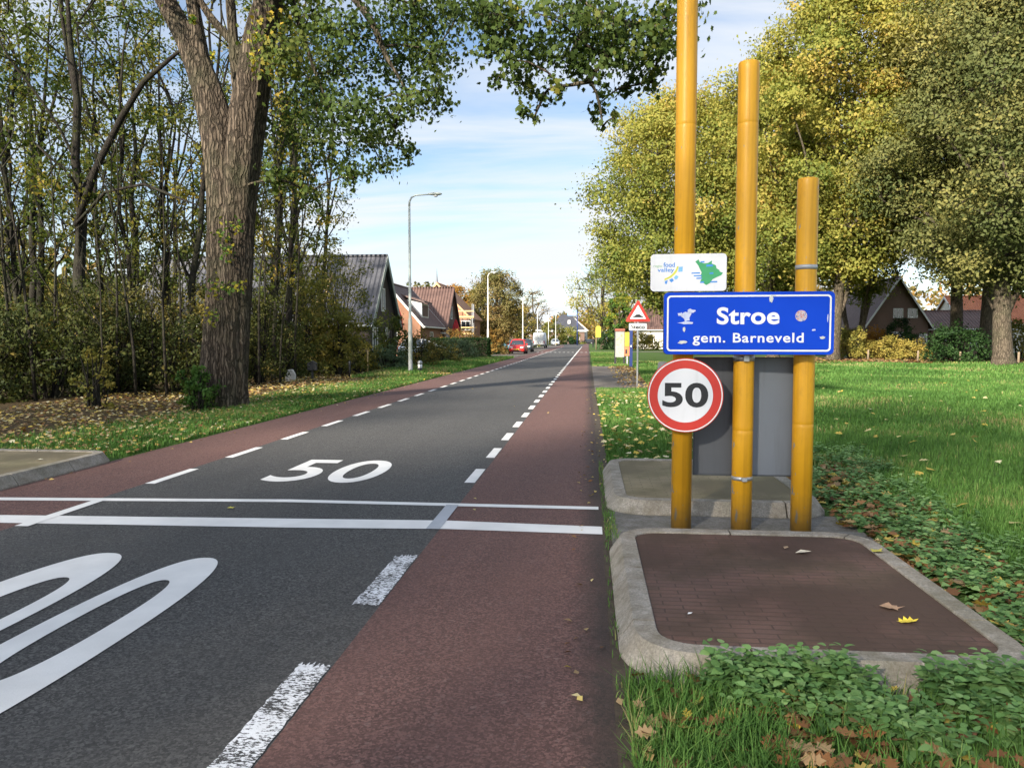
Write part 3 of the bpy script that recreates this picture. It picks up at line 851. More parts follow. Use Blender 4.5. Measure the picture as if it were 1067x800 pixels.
def road_digits(name, txt, cx, cy, w, h, flip, gap_off=0.012):
    v, f = text_geo(txt, 0.012, 8, 1.05)
    lo, hi = v.min(0), v.max(0)
    u = (v - (lo + hi) / 2) / (hi - lo) * np.array((w, h))
    if flip: u = -u
    mb = MB(); mb.add([(cx + p[0], cy + p[1], 0.005) for p in u], f)
    return tag(mb.build(name, M['paint']), kind='structure')
road_digits('road_number_fifty', '50', -2.97, 8.79, 1.24, 1.53, False)
def road_ring(mb, cx, cy, hw, hl, icx, icy, ihw, ihl, n=72, e=2.35, z=0.005):
    o_, i_ = [], []
    for k in range(n):
        a = 2 * math.pi * k / n; c, s_ = math.cos(a), math.sin(a)
        f = (abs(c) ** e + abs(s_) ** e) ** (-1 / e)
        o_.append((cx + hw * c * f, cy + hl * s_ * f, z)); i_.append((icx + ihw * c * f, icy + ihl * s_ * f, z))
    mb.add(o_ + i_, [(k, (k + 1) % n, n + (k + 1) % n, n + k) for k in range(n)])
mb = MB()
road_ring(mb, -2.675, 3.62, 0.285, 1.53, -2.695, 3.89, 0.122, 0.75)
tag(mb.build('road_number_zero', M['paint']), kind='structure')
mb = MB()
road_ring(mb, -3.43, 3.62, 0.330, 1.58, -3.375, 3.75, 0.150, 0.88)
tag(mb.build('road_number_zero', M['paint']), kind='structure')

# =================================================================== KERBED ISLANDS
def perim(x0, x1, y0, y1, r, n=7):
    """rounded rectangle, counter-clockwise from the left side going down, list of (x,y,nx,ny)"""
    out = []
    for cx_, cy_, a0 in ((x1 - r, y1 - r, 0), (x0 + r, y1 - r, 90), (x0 + r, y0 + r, 180), (x1 - r, y0 + r, 270)):
        for i in range(n + 1):
            a = R(a0 + 90 * i / n); out.append((cx_ + r * math.cos(a), cy_ + r * math.sin(a), math.cos(a), math.sin(a)))
    return out

def island(label, x0, x1, y0, y1, h, pave, flip_face=False, r=0.36):
    t = thing('kerbed_island', label, 'kerbed island', ((x0 + x1) / 2, (y0 + y1) / 2, 0))
    mx, my = (x0 + x1) / 2, (y0 + y1) / 2
    pr = perim(x0 - mx, x1 - mx, y0 - my, y1 - my, r)
    pts = []
    n = len(pr)
    # resample the loop densely
    P2 = np.array([p[:2] for p in pr] + [pr[0][:2]]); seg = np.linalg.norm(np.diff(P2, axis=0), axis=1); cum = np.concatenate([[0], np.cumsum(seg)])
    NN = np.array([p[2:] for p in pr] + [pr[0][2:]])
    tot = cum[-1]
    def at(s_):
        s_ = s_ % tot; i = min(len(seg) - 1, np.searchsorted(cum, s_, 'right') - 1); f = (s_ - cum[i]) / max(seg[i], 1e-9)
        nn = NN[i] * (1 - f) + NN[i + 1] * f; nn /= np.linalg.norm(nn)
        return P2[i] * (1 - f) + P2[i + 1] * f, nn
    ns = max(6, round(tot / 0.9)); L = tot / ns; gap = 0.007
    prof = [(0.0, -0.05), (0.0, 0.015), (-0.070, h - 0.008), (-0.076, h), (-0.180, h), (-0.184, h - 0.004), (-0.185, h - 0.05)]   # (offset outward, z)
    for k in range(ns):
        mb = MB(); m = 10; rings = []
        dz = 0.0
        for q in range(m + 1):
            s_ = k * L + gap + (L - 2 * gap) * q / m + L * 0.37
            p, nn = at(s_)
            rings += [(p[0] + nn[0] * o_, p[1] + nn[1] * o_, z + (dz if z > 0.05 else 0)) for o_, z in prof]
        w = len(prof)
        fs = [(q * w + i, (q + 1) * w + i, (q + 1) * w + i + 1, q * w + i + 1) for q in range(m) for i in range(w - 1)]
        fs += [tuple(range(w)), tuple(m * w + i for i in range(w))[::-1]]
        mb.add(rings, fs, 0, False)
        mb.build('kerb_stone', M['concrete'], t)
    inner = [at(s_)[0] - at(s_)[1] * 0.181 for s_ in np.linspace(0, tot, 90, endpoint=False)]
    core = [at(s_)[0] - at(s_)[1] * 0.12 for s_ in np.linspace(0, tot, 90, endpoint=False)]
    mb = MB(); mb.prism([tuple(p) for p in inner], 0.0, h - 0.013)
    mb.build('paving', pave, t)
    # dirt packed in the joints
    mb = MB(); nn_ = len(core)
    o1 = [at(s_)[0] - at(s_)[1] * 0.09 for s_ in np.linspace(0, tot, 90, endpoint=False)]; o2 = [at(s_)[0] - at(s_)[1] * 0.178 for s_ in np.linspace(0, tot, 90, endpoint=False)]
    mb.add([(p[0], p[1], h - 0.012) for p in o1] + [(p[0], p[1], h - 0.012) for p in o2], [(i, (i + 1) % nn_, nn_ + (i + 1) % nn_, nn_ + i) for i in range(nn_)])
    mb.build('joint_filling', M['soil'], t)
    return t
island('low kerbed island of dark brown bricks nearest the viewer, in front of the yellow posts', 0.16, 2.10, 3.42, 5.92, 0.125, M['pave_brown'])
island('low kerbed island of mossy olive bricks behind the yellow posts', 0.17, 2.12, 6.78, 9.35, 0.125, M['pave_moss'])
island('low kerbed island of mossy bricks at the left road edge', -8.2, -5.98, 6.78, 9.35, 0.125, M['pave_moss'])

# =================================================================== YELLOW POLES AND SIGNS
PY = 6.36
def pole(label, px, top_z, collar=None, seam=None):
    x = PX(px, PY)
    t = thing('yellow_post', label, 'post', (x, PY, 0))
    r = 0.081
    mb = MB(); prof = [(r, -0.1)]
    sm = sorted(seam or [])
    for z in sm: prof += [(r, z - 0.03), (r, z - 0.006), (r - 0.0012, z - 0.003), (r - 0.0012, z + 0.003), (r, z + 0.006), (r, z + 0.03)]
    prof += [(r, top_z - 0.06), (r, top_z - 0.012), (r - 0.004, top_z - 0.003), (r - 0.012, top_z)]
    mb.lathe(prof, 48); mb.build('tube', M['pole'], t)
    for z, mat, hh in (collar or []):
        mb = MB(); mb.lathe([(r + 0.0005, z - hh / 2), (r + 0.003, z - hh / 2), (r + 0.003, z + hh / 2), (r + 0.0005, z + hh / 2)], 48, cap=False)
        if mat == 'steel_band': mb.box(-0.02, 0.02, -r - 0.03, -r + 0.002, z - hh / 2, z + hh / 2)
        mb.build('clamp_band' if mat == 'steel_band' else 'reflective_band', M[mat], t)
    return t
def PZ(py, Y): return P(700, py, Y).z
pole('tallest yellow post, rising out of the picture behind the speed sign', 712, 5.2, [(PZ(300, PY), 'steel_band', 0.03)], [PZ(132, PY)])
pole('middle yellow post of medium height with a steel clamp below the grey panel', 775.5, PZ(68, PY), [(PZ(496, PY), 'steel_band', 0.03), (PZ(373, PY), 'steel_band', 0.045)], [PZ(132, PY), PZ(447, PY)])
pole('shortest yellow post, rightmost, with a pale band above the blue sign', 838.5, PZ(189, PY), [(PZ(280, PY), 'galv', 0.035)], [PZ(440, PY)])

# ---- blue place-name sign (a box sign)
SX0, SX1 = P(692, 335, PY - 0.18).x, P(869, 335, PY - 0.18).x
SZ0, SZ1 = P(780, 369.5, PY - 0.18).z, P(780, 304, PY - 0.18).z
SW, SH = SX1 - SX0, SZ1 - SZ0
bs = thing('place_name_sign', 'wide blue place name sign with white letters mounted on the three yellow posts', 'sign', ((SX0 + SX1) / 2, PY - 0.135, (SZ0 + SZ1) / 2), R(-2.2))
mb = MB(); plate(mb, rrect(SW, SH, 0.035), 0.045, -0.040); mb.build('box_body', M['blue_dark'], bs, 0.004)
mb = MB(); plate(mb, rrect(SW - 0.004, SH - 0.004, 0.034), -0.0405, -0.044); mb.build('face', M['blue'], bs)
mb = MB(); frame_ring(mb, rrect(SW - 0.05, SH - 0.05, 0.030), rrect(SW - 0.076, SH - 0.076, 0.020), -0.0455); mb.build('border', M['sign_white2'], bs)
spx = SW / 177.0
lettering('lettering', 'Stroe', M['sign_white2'], bs, (780.5 - 780.5) * spx, (335.5 - 327.5) * spx, 65 * spx, 18.5 * spx, -0.0458, 0.028, 1.06)
lettering('lettering', 'gem. Barneveld', M['sign_white2'], bs, (780.5 - 780.5) * spx, (335.5 - 352.5) * spx, 115 * spx, 13.5 * spx, -0.0458, 0.016, 1.10)
random.seed(4)
def torn(cx, cz, w, h, seed, mat, name='torn_sticker', n=14):
    rr = random.Random(seed); mb = MB()
    pts = []
    for i in range(n):
        a = 2 * math.pi * i / n; q = rr.uniform(0.55, 1.0)
        pts.append((cx + math.cos(a) * w / 2 * q, cz + math.sin(a) * h / 2 * q))
    plate(mb, pts, -0.0455, -0.0464); return mb.build(name, mat, bs)
M['sticker'] = sign_paint('torn_sticker_paper', (0.55, 0.60, 0.78), 0.7, 0.5, (0.15, 0.2, 0.5))
M['sticker2'] = sign_paint('sticker_paper', (0.60, 0.62, 0.58), 0.7, 0.4, (0.2, 0.3, 0.2))
for cx_, cz_, w_, h_, sd_, mt in ((716, 329, 13, 13, 1, 'sticker'), (721, 323.5, 10, 6, 2, 'sticker'), (716, 336, 21, 3.5, 3, 'sticker'), (710, 327, 8, 5, 9, 'sticker'), (714, 343, 3.5, 8, 4, 'sticker2'), (712.5, 357, 12, 4, 5, 'sticker2'),
                              (804, 311, 5, 9, 6, 'sticker2'), (806, 307.5, 8, 2.2, 7, 'sticker2'), (857, 352, 7, 4, 8, 'sticker2'), (848, 344, 5, 2.5, 11, 'sticker'), (862, 331, 1.6, 12, 12, 'sticker')):
    torn((cx_ - 780.5) * spx, (336.7 - cz_) * spx, w_ * spx, h_ * spx, sd_, M[mt])
mb = MB(); c_ = [(math.cos(2 * math.pi * i / 24) * 6 * spx + (835 - 780.5) * spx, math.sin(2 * math.pi * i / 24) * 6 * spx + (336.7 - 329) * spx) for i in range(24)]
plate(mb, c_, -0.0455, -0.0464)
tst = NT('round_sticker_print')
vv = tst.coord('Object', (45, 45, 45))
tst_c = tst.ramp(tst.noise(vv, 1.0, 3, 0.6), [(0.38, (0.05, 0.09, 0.35)), (0.46, (0.60, 0.60, 0.62)), (0.54, (0.45, 0.14, 0.12)), (0.64, (0.55, 0.58, 0.66))])
mb.build('round_sticker', tst.fin(tst_c, 0.5), bs)

# ---- region sign (white)
WX0, WX1 = P(678, 283, PY - 0.13).x, P(757, 283, PY - 0.13).x
WZ0, WZ1 = P(717, 303.5, PY - 0.13).z, P(717, 264.5, PY - 0.13).z
WW, WH = WX1 - WX0, WZ1 - WZ0
rs = thing('region_sign', 'small white sign with a green map and blue words above the blue sign', 'sign', ((WX0 + WX1) / 2, PY - 0.13, (WZ0 + WZ1) / 2), R(-2.2))
mb = MB(); plate(mb, rrect(WW, WH, 0.03), 0.012, 0.0); mb.build('board', M['sign_white'], rs, 0.002)
mb = MB(); mb.box(-0.16, 0.16, 0.0125, 0.045, -0.05, 0.0); mb.build('back_rail', M['galv'], rs)
wp = WW / 79.0
def w2(px, py): return ((px - 717.5) * wp, (284.0 - py) * wp)
x_, z_ = w2(685.5, 277.2); lettering('lettering', 'regio', M['logo_pale_green'], rs, x_, z_, 9 * wp, 3.0 * wp, -0.0012, 0.004)
x_, z_ = w2(697.4, 275.6); lettering('lettering', 'food', M['logo_blue'], rs, x_, z_, 12 * wp, 5.0 * wp, -0.0012, 0.018)
x_, z_ = w2(694.0, 281.6); lettering('lettering', 'valley', M['logo_blue'], rs, x_, z_, 17.5 * wp, 5.6 * wp, -0.0012, 0.014)
mb = MB(); sw = []
arc = [w2(*p) for p in ((692.5, 292.3), (696.5, 290.6), (700, 288.8), (703, 286.2), (705.3, 283.2), (706.8, 279.5), (707.3, 277.5))]
ain = [w2(*p) for p in ((692.7, 290.2), (696, 288.8), (699, 287.0), (701.6, 284.6), (703.7, 281.8), (705.2, 278.8), (705.6, 277.3))]
mb.add([(x, -0.0012, z) for x, z in arc] + [(x, -0.0012, z) for x, z in ain], [(i, i + 1, len(arc) + i + 1, len(arc) + i) for i in range(len(arc) - 1)])
mb.build('logo_swoosh', M['logo_lime'], rs)
for poly, mt in (([(693.2, 292.6), (696.2, 292.0), (695.0, 296.0), (693.2, 295.6)], 'logo_blue'), ([(697.5, 291.6), (700.8, 290.0), (702.6, 292.2), (699.8, 294.4)], 'logo_blue'),
                 ([(702.4, 289.2), (704.6, 286.6), (707.4, 288.0), (705.8, 290.8), (703.8, 291.4)], 'logo_cyan'), ([(707.6, 278.0), (711.6, 277.6), (711.4, 283.0), (707.0, 283.2)], 'logo_cyan')):
    mb = MB(); mb.add([(w2(*p)[0], -0.0012, w2(*p)[1]) for p in poly], [(0, 1, 2, 3, 4)[:len(poly)]]); mb.build('logo_block', M[mt], rs)
gm = [(724.5, 272.6), (727.8, 270.3), (729.2, 273.2), (733.6, 274.6), (737.6, 274.2), (741.8, 271.6), (741.5, 274.8), (745.6, 276.6), (746.6, 280.0), (749.2, 281.6), (750.0, 283.4), (753.2, 284.6),
      (751.4, 287.2), (747.6, 288.8), (742.4, 291.4), (740.4, 295.0), (736.2, 297.4), (733.2, 295.4), (729.8, 293.6), (731.4, 290.4), (730.2, 287.4), (731.2, 284.0), (729.4, 280.6), (727.6, 276.6)]
mb = MB(); plate(mb, [w2(*p) for p in gm][::-1], -0.0002, -0.0013); mb.build('map_shape', M['logo_green'], rs)
for x0_, x1_, y_, h_ in ((729.6, 734.2, 273.0, 1.6), (735.8, 742.8, 276.9, 2.2), (739.2, 743.4, 285.0, 1.8), (720.5, 729.6, 284.6, 1.5), (722.8, 731.6, 287.5, 1.4), (725.6, 731.8, 290.1, 1.5), (729.6, 734.0, 294.3, 1.8), (740.0, 747.6, 294.0, 1.6)):
    mb = MB(); a, b = w2(x0_, y_ + h_ / 2), w2(x1_, y_ - h_ / 2)
    plate(mb, [(a[0], a[1]), (b[0], a[1] + 0.1 * wp), (b[0] - 0.3 * wp, b[1]), (a[0] + 0.4 * wp, b[1] - 0.2 * wp)], -0.0014, -0.0017); mb.build('map_stripe', M['logo_blue'], rs)

# ---- round speed limit sign
sc = P(714, 412, PY - 0.14)
ss = thing('speed_limit_sign', 'round red and white speed limit sign reading 50 on the tallest post', 'sign', (sc.x, PY - 0.135, sc.z), R(-3))
rad = 38.3 * (PY - 0.13) / F
def ring_(r0, r1, y, mat, name):
    n = 64; mb = MB()
    o_ = [(math.cos(2 * math.pi * i / n) * r0, math.sin(2 * math.pi * i / n) * r0) for i in range(n)]
    if r1 <= 0:
        mb.add([(x, y, z) for x, z in o_], [tuple(range(n))])
    else:
        i_ = [(x * r1 / r0, z * r1 / r0) for x, z in o_]; frame_ring(mb, o_, i_, y)
    return mb.build(name, mat, ss)
T_ = XZ.copy()
mb = MB(); mb.lathe([(rad - 0.004, -0.018), (rad, -0.015), (rad, 0.003), (rad - 0.003, 0.0055), (rad - 0.008, 0.006)], 64, T=T_); mb.build('disc', M['sign_red'], ss)
ring_(rad * 0.975, rad * 0.945, -0.0072, M['sign_white2'], 'outer_rim')
ring_(rad * 0.725, 0, -0.0072, M['sign_white'], 'centre')
lettering('number', '50', M['sign_black'], ss, 0.0, 0.004, rad * 1.20, rad * 0.66, -0.0086, 0.026, 1.02)
mb = MB(); mb.box(-0.12, 0.12, 0.0185, 0.05, 0.05, 0.09); mb.box(-0.12, 0.12, 0.0185, 0.05, -0.11, -0.07); mb.build('back_bracket', M['galv'], ss)

# ---- grey back of the sign facing the other way
gx0, gx1 = P(722, 430, PY + 0.14).x, P(826, 430, PY + 0.14).x
gz0, gz1 = P(775, 494.5, PY + 0.14).z, P(775, 372, PY + 0.14).z
pxm = PX(776, PY)
gs = thing('sign_back', 'plain grey back of a two leaf sign panel behind the middle yellow post', 'sign', (pxm, PY + 0.10, (gz0 + gz1) / 2))
gh = (gz1 - gz0)
wl_, wr_ = pxm - gx0, gx1 - pxm
for nm, wd, sgn, ang in (('left_leaf', wl_, -1, 2), ('right_leaf', wr_, 1, 2)):
    mb = MB(); a = R(ang)
    T2 = Matrix.Rotation(-a if sgn < 0 else a, 4, 'Z')
    L_ = wd / math.cos(a)
    x0_, x1_ = (-L_, -0.002) if sgn < 0 else (0.002, L_)
    mb.box(x0_, x1_, 0.0, 0.004, -gh / 2, gh / 2, 0, T2)
    mb.box(x0_, x1_, -0.022, -0.0005, gh / 2 - 0.008, gh / 2, 1, T2); mb.box(x0_, x1_, -0.022, -0.0005, -gh / 2, -gh / 2 + 0.008, 1, T2)
    e = x0_ if sgn < 0 else x1_
    mb.box(e - 0.012 if sgn > 0 else e, e if sgn > 0 else e + 0.012, -0.022, -0.0005, -gh / 2 + 0.0085, gh / 2 - 0.0085, 1, T2)
    mb.build('panel', [M['sign_grey_left_shaded'] if sgn < 0 else M['sign_grey'], M['sign_grey_dark']], gs)

# ---- triangular warning sign with sub-plate
tx = PX(664.5, 25.0)
tw = thing('warning_sign', 'red bordered triangular hump warning sign on a thin grey post', 'sign', (tx, 25.0, 0))
mb = MB(); mb.tube([(0, 0, -0.1), (0, 0, 2.62)], 0.030, 12); mb.build('post', M['galv'], tw)
def tri(r, cz, cr=0.04):
    out = []
    for k in range(3):
        a = R(90 + 120 * k); c_ = (math.cos(a) * (r - 2 * cr), math.sin(a) * (r - 2 * cr) + cz)
        for j in range(5):
            b = a + R(-60 + 30 * j); out.append((c_[0] + cr * math.cos(b), c_[1] + cr * math.sin(b)))
    return out
zt = 2.33
mb = MB(); plate(mb, tri(0.47, zt, 0.035), -0.032, -0.037); mb.build('red_triangle', M['sign_red'], tw)
mb = MB(); plate(mb, tri(0.30, zt, 0.015), -0.0375, -0.039); mb.build('white_triangle', M['sign_white2'], tw)
mb = MB(); plate(mb, [(-0.16, zt - 0.10), (0.16, zt - 0.10), (0.16, zt - 0.075), (0.10, zt - 0.045), (0.05, zt - 0.005), (-0.05, zt - 0.005), (-0.10, zt - 0.045), (-0.16, zt - 0.075)], -0.0395, -0.0405); mb.build('hump_symbol', M['sign_black'], tw)
mb = MB(); plate(mb, rrect(0.56, 0.22, 0.02), -0.032, -0.037, 0, zt - 0.40); mb.build('sub_plate', M['sign_white2'], tw)
lettering('lettering', 'Steco', M['sign_black'], tw, 0, zt - 0.40, 0.44, 0.13, -0.0378, 0.03)

# ---- information board and neighbouring panels
ix0, ix1 = PX(641.3, 47), PX(650.6, 47)
ib = thing('information_board', 'map information board with a brown roof strip on dark legs beside the path', 'information board', ((ix0 + ix1) / 2, 47, 0))
w_ = ix1 - ix0
mb = MB(); mb.box(-w_ / 2, w_ / 2, -0.03, 0.03, 0.45, 2.0); mb.build('panel', basic('board_grey_white', (0.30, 0.30, 0.28), 0.6), ib, 0.005)
tm = NT('printed_map'); v_ = tm.coord('Object', (5, 5, 5))
mc = tm.ramp(tm.noise(v_, 1, 4), [(0.3, (0.22, 0.30, 0.19)), (0.5, (0.38, 0.37, 0.32)), (0.65, (0.34, 0.31, 0.18)), (0.75, (0.3, 0.17, 0.11))])
mb = MB(); mb.box(-w_ / 2 + 0.05, w_ / 2 - 0.05, -0.034, -0.031, 0.55, 1.92); mb.build('map_print', tm.fin(mc, 0.4), ib)
mb = MB(); mb.box(-w_ / 2 - 0.04, w_ / 2 + 0.04, -0.09, 0.09, 2.0, 2.16); mb.build('roof_strip', basic('brown_roof_strip', (0.26, 0.08, 0.05), 0.6), ib, 0.02)
for s_ in (-1, 1):
    mb = MB(); mb.box(s_ * w_ / 2 - 0.06, s_ * w_ / 2 + 0.06, 0.035, 0.13, -0.1, 2.0); mb.build('leg', M['black'], ib)
yp = thing('notice_panel', 'narrow panel, yellow above and orange below, between the map board and the blue post', 'sign', (PX(653.7, 46.3), 46.3, 0))
mb = MB(); mb.box(-0.16, 0.16, -0.02, 0.02, 1.1, 1.95); mb.build('upper_panel', M['yellow'], yp)
mb = MB(); mb.box(-0.16, 0.16, -0.02, 0.02, 0.55, 1.09); mb.build('lower_panel', M['orange_board'], yp)
mb = MB(); mb.box(-0.12, 0.0, -0.024, -0.021, 0.66, 0.92); mb.build('dark_patch', M['black'], yp)
mb = MB(); mb.box(-0.04, 0.04, 0.021, 0.08, -0.1, 1.9); mb.build('post', M['galv'], yp)
bp = thing('marker_post', 'dark blue square post beside the notice panel', 'post', (PX(657.6, 43), 43, 0))
mb = MB(); mb.box(-0.085, 0.085, -0.085, 0.085, -0.1, 2.12); mb.build('shaft', M['blue_dark'], bp, 0.01)
mb = MB(); mb.box(-0.03, 0.03, -0.088, -0.0855, 1.1, 1.2); mb.build('white_badge', M['sign_white2'], bp)
gb = thing('concrete_block', 'rough grey concrete marker block in the grass behind the speed sign', 'marker block', (PX(690.5, 36), 36, 0))
mb = MB(); mb.prism([(-0.22, 0), (0.22, 0), (0.20, 0.46), (0.12, 0.52), (-0.14, 0.50), (-0.20, 0.42)], -0.12, 0.12, XZ); mb.build('block', M['stone_grey'], gb, 0.02)

# ---- far yellow sign, diamond sign
ys_ = thing('yellow_route_sign', 'bright yellow sign high on a brown post at the far grass corner', 'sign', (PX(621.2, 108), 108, 0))
mb = MB(); mb.tube([(0, 0, -0.1), (0, 0, 2.5)], 0.07, 8); mb.build('post', M['wood'], ys_)
mb = MB(); mb.prism([(-0.1, 1.75), (0.65, 1.75), (0.65, 3.2), (0.45, 3.35), (0.12, 3.35), (-0.1, 3.1)], 0.08, 0.14, XZ); mb.build('panel', M['yellow'], ys_)
ds = thing('priority_sign', 'small yellow diamond priority sign on a thin pole', 'sign', (PX(631.8, 118), 118, 0))
mb = MB(); mb.tube([(0, 0, -0.1), (0, 0, 2.4)], 0.05, 8); mb.build('post', M['galv'], ds)
mb = MB(); plate(mb, [(-0.42, 2.5), (0, 2.08), (0.42, 2.5), (0, 2.92)], -0.052, -0.06); mb.build('white_diamond', M['sign_white2'], ds)
mb = MB(); plate(mb, [(-0.29, 2.5), (0, 2.21), (0.29, 2.5), (0, 2.79)], -0.061, -0.066); mb.build('yellow_diamond', M['yellow'], ds)
bsn = thing('street_sign', 'small pale blue sign on a tall dark pole by the far houses', 'sign', (PX(601.5, 190), 190, 0))
mb = MB(); mb.tube([(0, 0, -0.1), (0, 0, 9.0)], 0.14, 8); mb.build('post', M['blue_dark'], bsn)
mb = MB(); plate(mb, [(-2.4, 7.2), (-0.16, 7.2), (-0.16, 8.6), (-2.4, 8.6)], -0.05, -0.12); mb.build('panel', basic('pale_blue', (0.25, 0.45, 0.75), 0.5), bsn)

# =================================================================== STREET LAMPS
def lamp(label, px, Y, H, arm, mat, det=True):
    t = thing('street_lamp', label, 'street lamp', (PX(px, Y), Y, 0), 0, 'street lamps along the left kerb')
    mb = MB(); mb.tube([(0, 0, -0.1), (0, 0, 2.4), (0, 0, 2.45), (0, 0, H - 0.5)], [0.095, 0.09, 0.065, 0.05], 12)
    pts = [(0, 0, H - 0.5), (0.01, 0, H - 0.3), (0.10, 0, H - 0.12), (0.28, 0, H - 0.03), (arm - 0.3, 0, H)]
    mb.tube(pts, [0.05, 0.045, 0.04, 0.035, 0.03], 10); mb.build('post', mat, t)
    mb = MB(); L = 0.62
    rings = [(-0.32, 0.04, 0.035), (-0.22, 0.085, 0.06), (0.0, 0.13, 0.085), (0.2, 0.12, 0.07), (0.3, 0.06, 0.03)]
    n = 12; vs_ = []
    for x, w, h in rings:
        for j in range(n):
            a = 2 * math.pi * j / n; vs_.append((arm + x, math.cos(a) * w, H + 0.01 + math.sin(a) * h * (1 if math.sin(a) > 0 else 0.75)))
    fs = [(i * n + j, i * n + (j + 1) % n, (i + 1) * n + (j + 1) % n, (i + 1) * n + j) for i in range(len(rings) - 1) for j in range(n)] + [tuple(range(n)), tuple(range((len(rings) - 1) * n, len(rings) * n))]
    mb.add(vs_, fs, 0, True); hd = mb.build('lamp_head', M['lamp_grey'], t)
    mb = MB(); mb.lathe([(0.10, -0.035), (0.085, -0.075), (0.03, -0.095)], 12, T=Matrix.Translation((arm + 0.03, 0, H - 0.02))); mb.build('lens', M['lens'], hd)
    if det:
        mb = MB()
        mb.lathe([(0.1, 0.05), (0.1, 0.62)], 12, cap=False); mb.build('base_sleeve', M['galv'], t)
    return t
LAMP_Y = [33.7, 69.5, 105, 141, 177]
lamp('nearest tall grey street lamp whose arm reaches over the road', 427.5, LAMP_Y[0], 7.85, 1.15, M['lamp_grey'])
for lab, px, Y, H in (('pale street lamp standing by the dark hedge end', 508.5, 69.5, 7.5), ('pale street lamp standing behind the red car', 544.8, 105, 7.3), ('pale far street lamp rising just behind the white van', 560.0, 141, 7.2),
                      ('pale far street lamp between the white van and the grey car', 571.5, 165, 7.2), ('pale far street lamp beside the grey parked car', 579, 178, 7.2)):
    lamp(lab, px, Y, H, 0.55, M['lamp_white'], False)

# =================================================================== HOUSES
def window(t, face, u, z, w, h, L, W, name='window', muntin=True):
    """face G1: x=L, G0: x=0, F: y=0 ; (u, z) is the lower left corner"""
    if face == 'F': T = Matrix.Translation((u, 0, z))
    elif face == 'G1': T = Matrix.Translation((L, u, z)) @ Matrix.Rotation(R(90), 4, 'Z')
    else: T = Matrix.Translation((0, u, z)) @ Matrix.Rotation(R(-90), 4, 'Z')
    mb = MB(); f = 0.09; d0, d1 = -0.05, 0.02
    mb.box(0, w, d0, d1, 0, f, 0, T); mb.box(0, w, d0, d1, h - f, h, 0, T); mb.box(0, f, d0, d1, f, h - f, 0, T); mb.box(w - f, w, d0, d1, f, h - f, 0, T)
    if muntin: mb.box(w / 2 - 0.03, w / 2 + 0.03, d0 + 0.01, d1, f, h - f, 0, T)
    fo = mb.build(name, M['white_paint'], t)
    mb = MB(); mb.box(f, w - f, -0.012, -0.006, f, h - f, 0, T); mb.build('pane', M['glass'], fo)
    return fo

def gable_house(name, label, loc, rotz, L, W, eave, ridge, wall, roof, barge, over=0.35, wins=(), chimney=None, gutter=True, end_over=0.3, barge_h=0.10):
    t = thing(name, label, 'house', loc, rotz)
    mb = MB()
    mb.add([(0, 0, 0), (L, 0, 0), (L, W, 0), (0, W, 0), (0, 0, eave), (L, 0, eave), (L, W, eave), (0, W, eave), (0, W / 2, ridge - 0.1), (L, W / 2, ridge - 0.1)],
           [(0, 1, 5, 4), (2, 3, 7, 6), (1, 2, 6, 9, 5), (3, 0, 4, 8, 7)])
    mb.build('wall', wall, t)
    sl = (ridge - eave) / (W / 2); th = 0.14
    y0, z0 = -over, eave - over * sl
    mb = MB()
    e = end_over
    mb.add([(-e, y0, z0), (L + e, y0, z0), (L + e, W / 2, ridge), (-e, W / 2, ridge), (-e, y0, z0 + th), (L + e, y0, z0 + th), (L + e, W / 2, ridge + th), (-e, W / 2, ridge + th)],
           [(0, 3, 2, 1), (4, 5, 6, 7), (0, 1, 5, 4), (1, 2, 6, 5), (3, 0, 4, 7)])
    mb.add([(-e, W - y0, z0), (L + e, W - y0, z0), (L + e, W / 2, ridge), (-e, W / 2, ridge), (-e, W - y0, z0 + th), (L + e, W - y0, z0 + th), (L + e, W / 2, ridge + th), (-e, W / 2, ridge + th)],
           [(0, 1, 2, 3), (7, 6, 5, 4), (4, 5, 1, 0), (5, 6, 2, 1), (0, 3, 7, 4)])
    mb.tube([(-e, W / 2, ridge + th), (L + e, W / 2, ridge + th)], 0.10, 8)
    ro = mb.build('roof', roof, t)
    for x in (-e - 0.04, L + e):
        mb = MB()
        for sgn in (0, 1):
            ya, yb = (y0, W / 2) if not sgn else (W - y0, W / 2)
            mb.add([(x, ya, z0 - barge_h), (x + 0.04, ya, z0 - barge_h), (x + 0.04, yb, ridge - barge_h), (x, yb, ridge - barge_h), (x, ya, z0 + th + 0.03), (x + 0.04, ya, z0 + th + 0.03), (x + 0.04, yb, ridge + th + 0.03), (x, yb, ridge + th + 0.03)],
                   [(0, 3, 2, 1), (4, 5, 6, 7), (0, 1, 5, 4), (1, 2, 6, 5), (2, 3, 7, 6), (3, 0, 4, 7)])
        mb.build('barge_board', barge, t)
    if gutter:
        mb = MB(); mb.box(-e + 0.01, L + e - 0.01, y0 - 0.12, y0 - 0.005, z0 - 0.02, z0 + 0.10); mb.build('gutter', M['white_paint'], t)
    for w_ in wins: window(t, *w_[:5], L, W)
    if chimney:
        mb = MB(); cx_, cw, ch = chimney
        mb.box(cx_ - cw / 2, cx_ + cw / 2, W / 2 - cw / 2, W / 2 + cw / 2, ridge - 0.4, ridge + ch); mb.build('chimney', wall, ro)
    return t, ro

